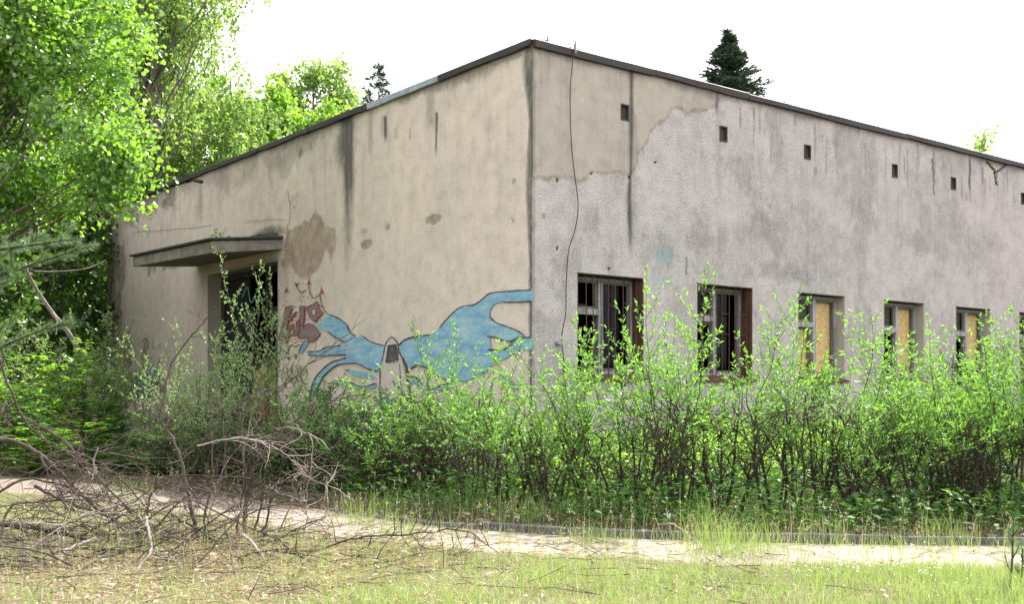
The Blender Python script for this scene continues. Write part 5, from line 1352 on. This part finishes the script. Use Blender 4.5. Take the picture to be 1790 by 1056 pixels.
dead_branch('dead_branch', 'multi-stemmed bare dark stump shoot standing in the middle of the brush pile', A_([(425, 948), (428, 900), (430, 850), (425, 790), (424, 740), (432, 690)], 7.7, 7.9), .015,
            [(A_([(430, 842), (455, 800), (480, 775), (540, 738)], 7.8, 8), .009), (A_([(412, 940), (420, 890), (424, 860)], 7.8), .010), (A_([(440, 940), (455, 890), (462, 830), (480, 745)], 7.8, 8), .010), (A_([(440, 945), (466, 915), (475, 870), (520, 845), (560, 800)], 7.8, 7.7), .010)], 16, .4, 2)
dead_branch('dead_branch', 'slender bare stem left of the dark stump shoot', A_([(357, 932), (360, 890), (372, 840), (372, 780), (385, 700)], 7.7, 7.9), .009, (), 14, .35, 3)
dead_branch('dead_branch', 'long thin arching twig crossing in front of the red lettering', A_([(395, 850), (395, 760), (411, 714), (446, 689), (495, 674), (554, 625), (618, 590)], 7.9, 7.6), .008, [(A_([(446, 689), (470, 640), (485, 600)], 7.8), .004)], 12, .3, 4)
dead_branch('dead_branch', 'long thin twig arching right in front of the graffiti wall base', A_([(430, 930), (440, 830), (495, 753), (535, 724), (584, 701), (640, 690)], 7.7, 7.5), .008, (), 14, .3, 5)
dead_branch('dead_branch', 'thick fallen branch coming in from the left edge and sinking into the pile', A_([(-20, 768), (29, 774), (71, 797), (107, 827), (143, 867), (200, 910), (260, 940)], 7.3, 7.6), .017, [(A_([(71, 797), (100, 860), (130, 915)], 7.2, 7.0), .008)], 20, .4, 6)
dead_branch('dead_branch', 'curved branch sweeping down from the lower pine bough to the pile', A_([(5, 617), (6, 651), (28, 702), (43, 736), (71, 765), (114, 787), (170, 807), (216, 844), (270, 905)], 7.6, 7.7), .011, [(A_([(28, 702), (0, 725), (-30, 720)], 7.6), .007), (A_([(114, 787), (160, 830), (195, 880)], 7.6), .007)], 26, .35, 7)
dead_branch('dead_branch', 'thick grey log-like branch lying flat at the left edge of the grass', A_([(-30, 917), (50, 922), (120, 935), (170, 948), (235, 952), (300, 943)], 7.3, 7.6), .023, (), 12, .3, 8)
dead_branch('dead_branch', 'pale bleached crooked branch hanging down into the grass at the lower left', A_([(256, 905), (259, 930), (264, 963), (240, 999), (232, 1040), (229, 1058)], 6.6, 5.7), .011, [(A_([(264, 963), (290, 972), (313, 985), (327, 1018)], 6.4, 6.1), .005)], 5, .25, 9, 'bark_pale')
dead_branch('dead_branch', 'bleached branch bending from the stump down to the right through white leaves', A_([(424, 935), (443, 952), (465, 985), (500, 1017), (530, 1052)], 6.9, 5.75), .011, (), 6, .25, 10, 'bark_pale')
dead_branch('dead_branch', 'bleached hooked branch in the grass at the far lower left', A_([(168, 942), (118, 963), (104, 988), (116, 1006), (90, 1030), (62, 1056)], 6.8, 5.7), .013, [(A_([(116, 1002), (160, 1015), (215, 1040)], 6.2, 5.9), .008)], 6, .3, 11, 'bark_pale')
dead_branch('dead_branch', 'straight thin branch lying in the lower left corner', A_([(-20, 985), (40, 992), (80, 1005)], 6.3, 6.2), .009, (), 8, .3, 12)
dead_branch('dead_branch', 'long low branch reaching right over the dry grass below the path', A_([(560, 969), (639, 975), (717, 988), (792, 1014)], 6.7, 6.3), .009, (), 12, .3, 13)
dead_branch('dead_branch', 'thin arched branch lying across the path edge right of the pile', A_([(540, 970), (615, 943), (717, 935), (812, 929), (859, 959), (899, 983)], 7.0, 6.8), .008, [(A_([(717, 935), (745, 960), (790, 975)], 7.0, 6.8), .004)], 22, .3, 14)
dead_branch('dead_branch', 'thin branch arching over the left side of the pile', A_([(0, 945), (20, 885), (70, 877), (136, 874), (222, 886), (262, 930)], 7.0, 7.3), .009, (), 20, .35, 15)
dead_branch('dead_branch', 'short arched branch between the tall stem and the slender stem', A_([(258, 930), (262, 870), (290, 845), (322, 849), (361, 888)], 7.5, 7.5), .009, (), 10, .3, 16)
dead_branch('dead_branch', 'white forked twig sticking up left of the tall bare stem', A_([(172, 783), (165, 805), (168, 832), (150, 828), (146, 862), (142, 885)], 7.2, 7.2), .006, (), 3, .15, 17, 'bark_pale')
dead_branch('dead_branch', 'small white twig hanging right of the pile centre', A_([(267, 862), (273, 885), (270, 915)], 7.1, 7.0), .006, (), 2, .15, 18, 'bark_pale')
dead_branch('dead_branch', 'pale twiggy branch fanning out right of the stump shoots', A_([(345, 780), (400, 768), (450, 771), (500, 795), (540, 835), (590, 855)], 7.6, 7.3), .006, [(A_([(490, 785), (540, 760), (545, 810), (535, 870), (540, 935)], 7.4, 7.2), .004)], 20, .3, 19, 'bark_pale')
dead_branch('dead_branch', 'diagonal dark branch from the left thicket down to the pile centre', A_([(40, 730), (110, 770), (180, 845), (240, 905), (300, 935)], 7.9, 7.5), .012, [(A_([(110, 770), (170, 790), (240, 800)], 7.8), .006)], 24, .4, 20)
dead_branch('dead_branch', 'low dark branch curving along the ground right of the stump', A_([(300, 900), (360, 935), (400, 955), (470, 950), (520, 925), (570, 905)], 7.2, 7.4), .010, (), 18, .35, 21)
dead_branch('dead_branch', 'dark branch low in the pile left of the bleached fork', A_([(60, 850), (120, 880), (180, 900), (240, 930), (290, 945)], 7.1, 7.2), .012, (), 24, .35, 22)
dead_branch('dead_branch', 'thin pale branch running from the pile down to the bottom edge', A_([(330, 940), (300, 985), (285, 1020), (262, 1060)], 6.9, 5.6), .006, (), 6, .25, 31, 'bark_pale')
dead_branch('dead_branch', 'grey forked branch low at the left with its tips in the grass', A_([(200, 960), (150, 975), (95, 968), (30, 1000), (-20, 1010)], 6.6, 6.0), .008, [(A_([(95, 968), (60, 945), (10, 950)], 6.3), .005)], 12, .3, 32, 'bark_dead')
dead_branch('dead_branch', 'long bowed twig over the lower left part of the pile', A_([(10, 1040), (60, 960), (140, 905), (230, 900), (300, 940)], 6.2, 7.0), .006, (), 14, .35, 33, 'bark_pale')
dead_branch('dead_branch', 'dark bowed branch rising from the left edge over the flat log', A_([(-30, 880), (40, 840), (110, 850), (180, 890), (225, 940)], 7.0, 7.0), .009, (), 20, .4, 34)
dead_branch('dead_branch', 'thin stick pointing right out of the pile over the dry leaves', A_([(380, 985), (460, 965), (540, 972), (630, 1000)], 6.5, 6.2), .006, (), 10, .3, 35)
dead_branch('dead_branch', 'thin arched stem standing alone over the kerb at the middle right', A_([(1150, 917), (1179, 918), (1222, 952), (1262, 990), (1293, 1020)], 7.6, 5.95), .004, (), 0, .1, 23, 'bark_pale', 'fallen sticks in the grass')
dead_branch('dead_branch', 'dark crooked stick lying in the grass at the bottom centre right', A_([(1195, 1038), (1222, 1030), (1258, 1014)], 5.75, 5.95), .009, [(A_([(1222, 1030), (1260, 1042), (1300, 1048)], 5.8, 5.7), .005)], 5, .12, 24, 'bark_dead', 'fallen sticks in the grass')
dead_branch('dead_branch', 'thin pale stick lying in the grass right of the crooked stick', A_([(1365, 1040), (1400, 1030), (1432, 1021)], 5.8, 5.9), .004, (), 1, .1, 25, 'bark_pale', 'fallen sticks in the grass')
# the countless fine twigs of the pile
rng = np.random.RandomState(700); tb = Tubes()
for k in range(200):
    px_b = rng.normal() * 170 + 220; d_ = rng.uniform(6.2, 8.6); p = at(px_b, 0, d_); p[2] = rng.rand() ** 2.6 * .5 + .02
    sd = rng.normal(size=3); sd[2] = sd[2] * .35 + .08; sd[0] *= 1.5
    Q = rline(rng, p, sd, rng.uniform(.15, .75), 7, .12, -.02); Q[:, 2] = np.maximum(Q[:, 2], .012)
    r_ = rng.uniform(.0013, .0038); tb.add(Q, np.linspace(r_, .0009, len(Q)), 4)
    for m in range(2):
        j = rng.randint(1, 6); W = rline(rng, Q[j], unit(Q[j] - Q[j - 1]) + rng.normal(size=3) * .6, rng.uniform(.06, .22), 4, .2); W[:, 2] = np.maximum(W[:, 2], .01)
        tb.add(W, np.linspace(.0016, .0008, len(W)), 3)
for k in range(50):
    b0 = at(rng.normal() * 150 + 210, 940, rng.uniform(5.9, 8.0)); b0[2] = .03
    a = rng.uniform(0, 6.28); out = np.array((math.cos(a) * 1.3 - .35, math.sin(a) * .6, rng.uniform(.1, .75)))
    l = rng.uniform(.6, 1.7); Q = rline(rng, b0, out, l, 11, .10, -.055); Q[:, 2] = np.maximum(Q[:, 2], .012)
    r_ = rng.uniform(.004, .0085); tb.add(Q, np.linspace(r_, .0015, len(Q)), 5)
    for m in range(7):
        j = rng.randint(3, 11); W = rline(rng, Q[j], unit(Q[j] - Q[j - 1]) + rng.normal(size=3) * .55, rng.uniform(.1, .45), 5, .16); W[:, 2] = np.maximum(W[:, 2], .01)
        tb.add(W, np.linspace(.0026, .0009, len(W)), 3)
for k in range(260):
    x = rng.uniform(-4, 1.6); y = rng.uniform(5.2, 8.2); p = np.array((x, y, float(gz(x, y)) + .02 + rng.rand() * .05)); sd = rng.normal(size=3); sd[2] *= .1
    Q = rline(rng, p, sd, rng.uniform(.1, .45), 5, .1); tb.add(Q, np.linspace(.003, .001, 6), 4)
tag(link('tangled_twigs', tb.mesh('tangled_twigs', M['bark_dead'])), 'mass of fine dead twigs tangled in and around the brush pile', 'twigs', kind='stuff')
# small white scrap on the path
bm = bmesh.new(); bmesh.ops.create_grid(bm, x_segments=4, y_segments=3, size=.5)
rr = random.Random(3)
for v in bm.verts: v.co = Vector((v.co.x * .07, v.co.y * .045, .015 + rr.uniform(0, .018)))
me = bpy.data.meshes.new('scrap'); bm.to_mesh(me); bm.free(); me.materials.append(M['flower'])
s_ = link('paper_scrap', me); p = at(862, 944, 7.75); s_.location = (p[0], p[1], .01); tag(s_, 'crumpled white scrap lying on the path beside the kerb', 'litter')
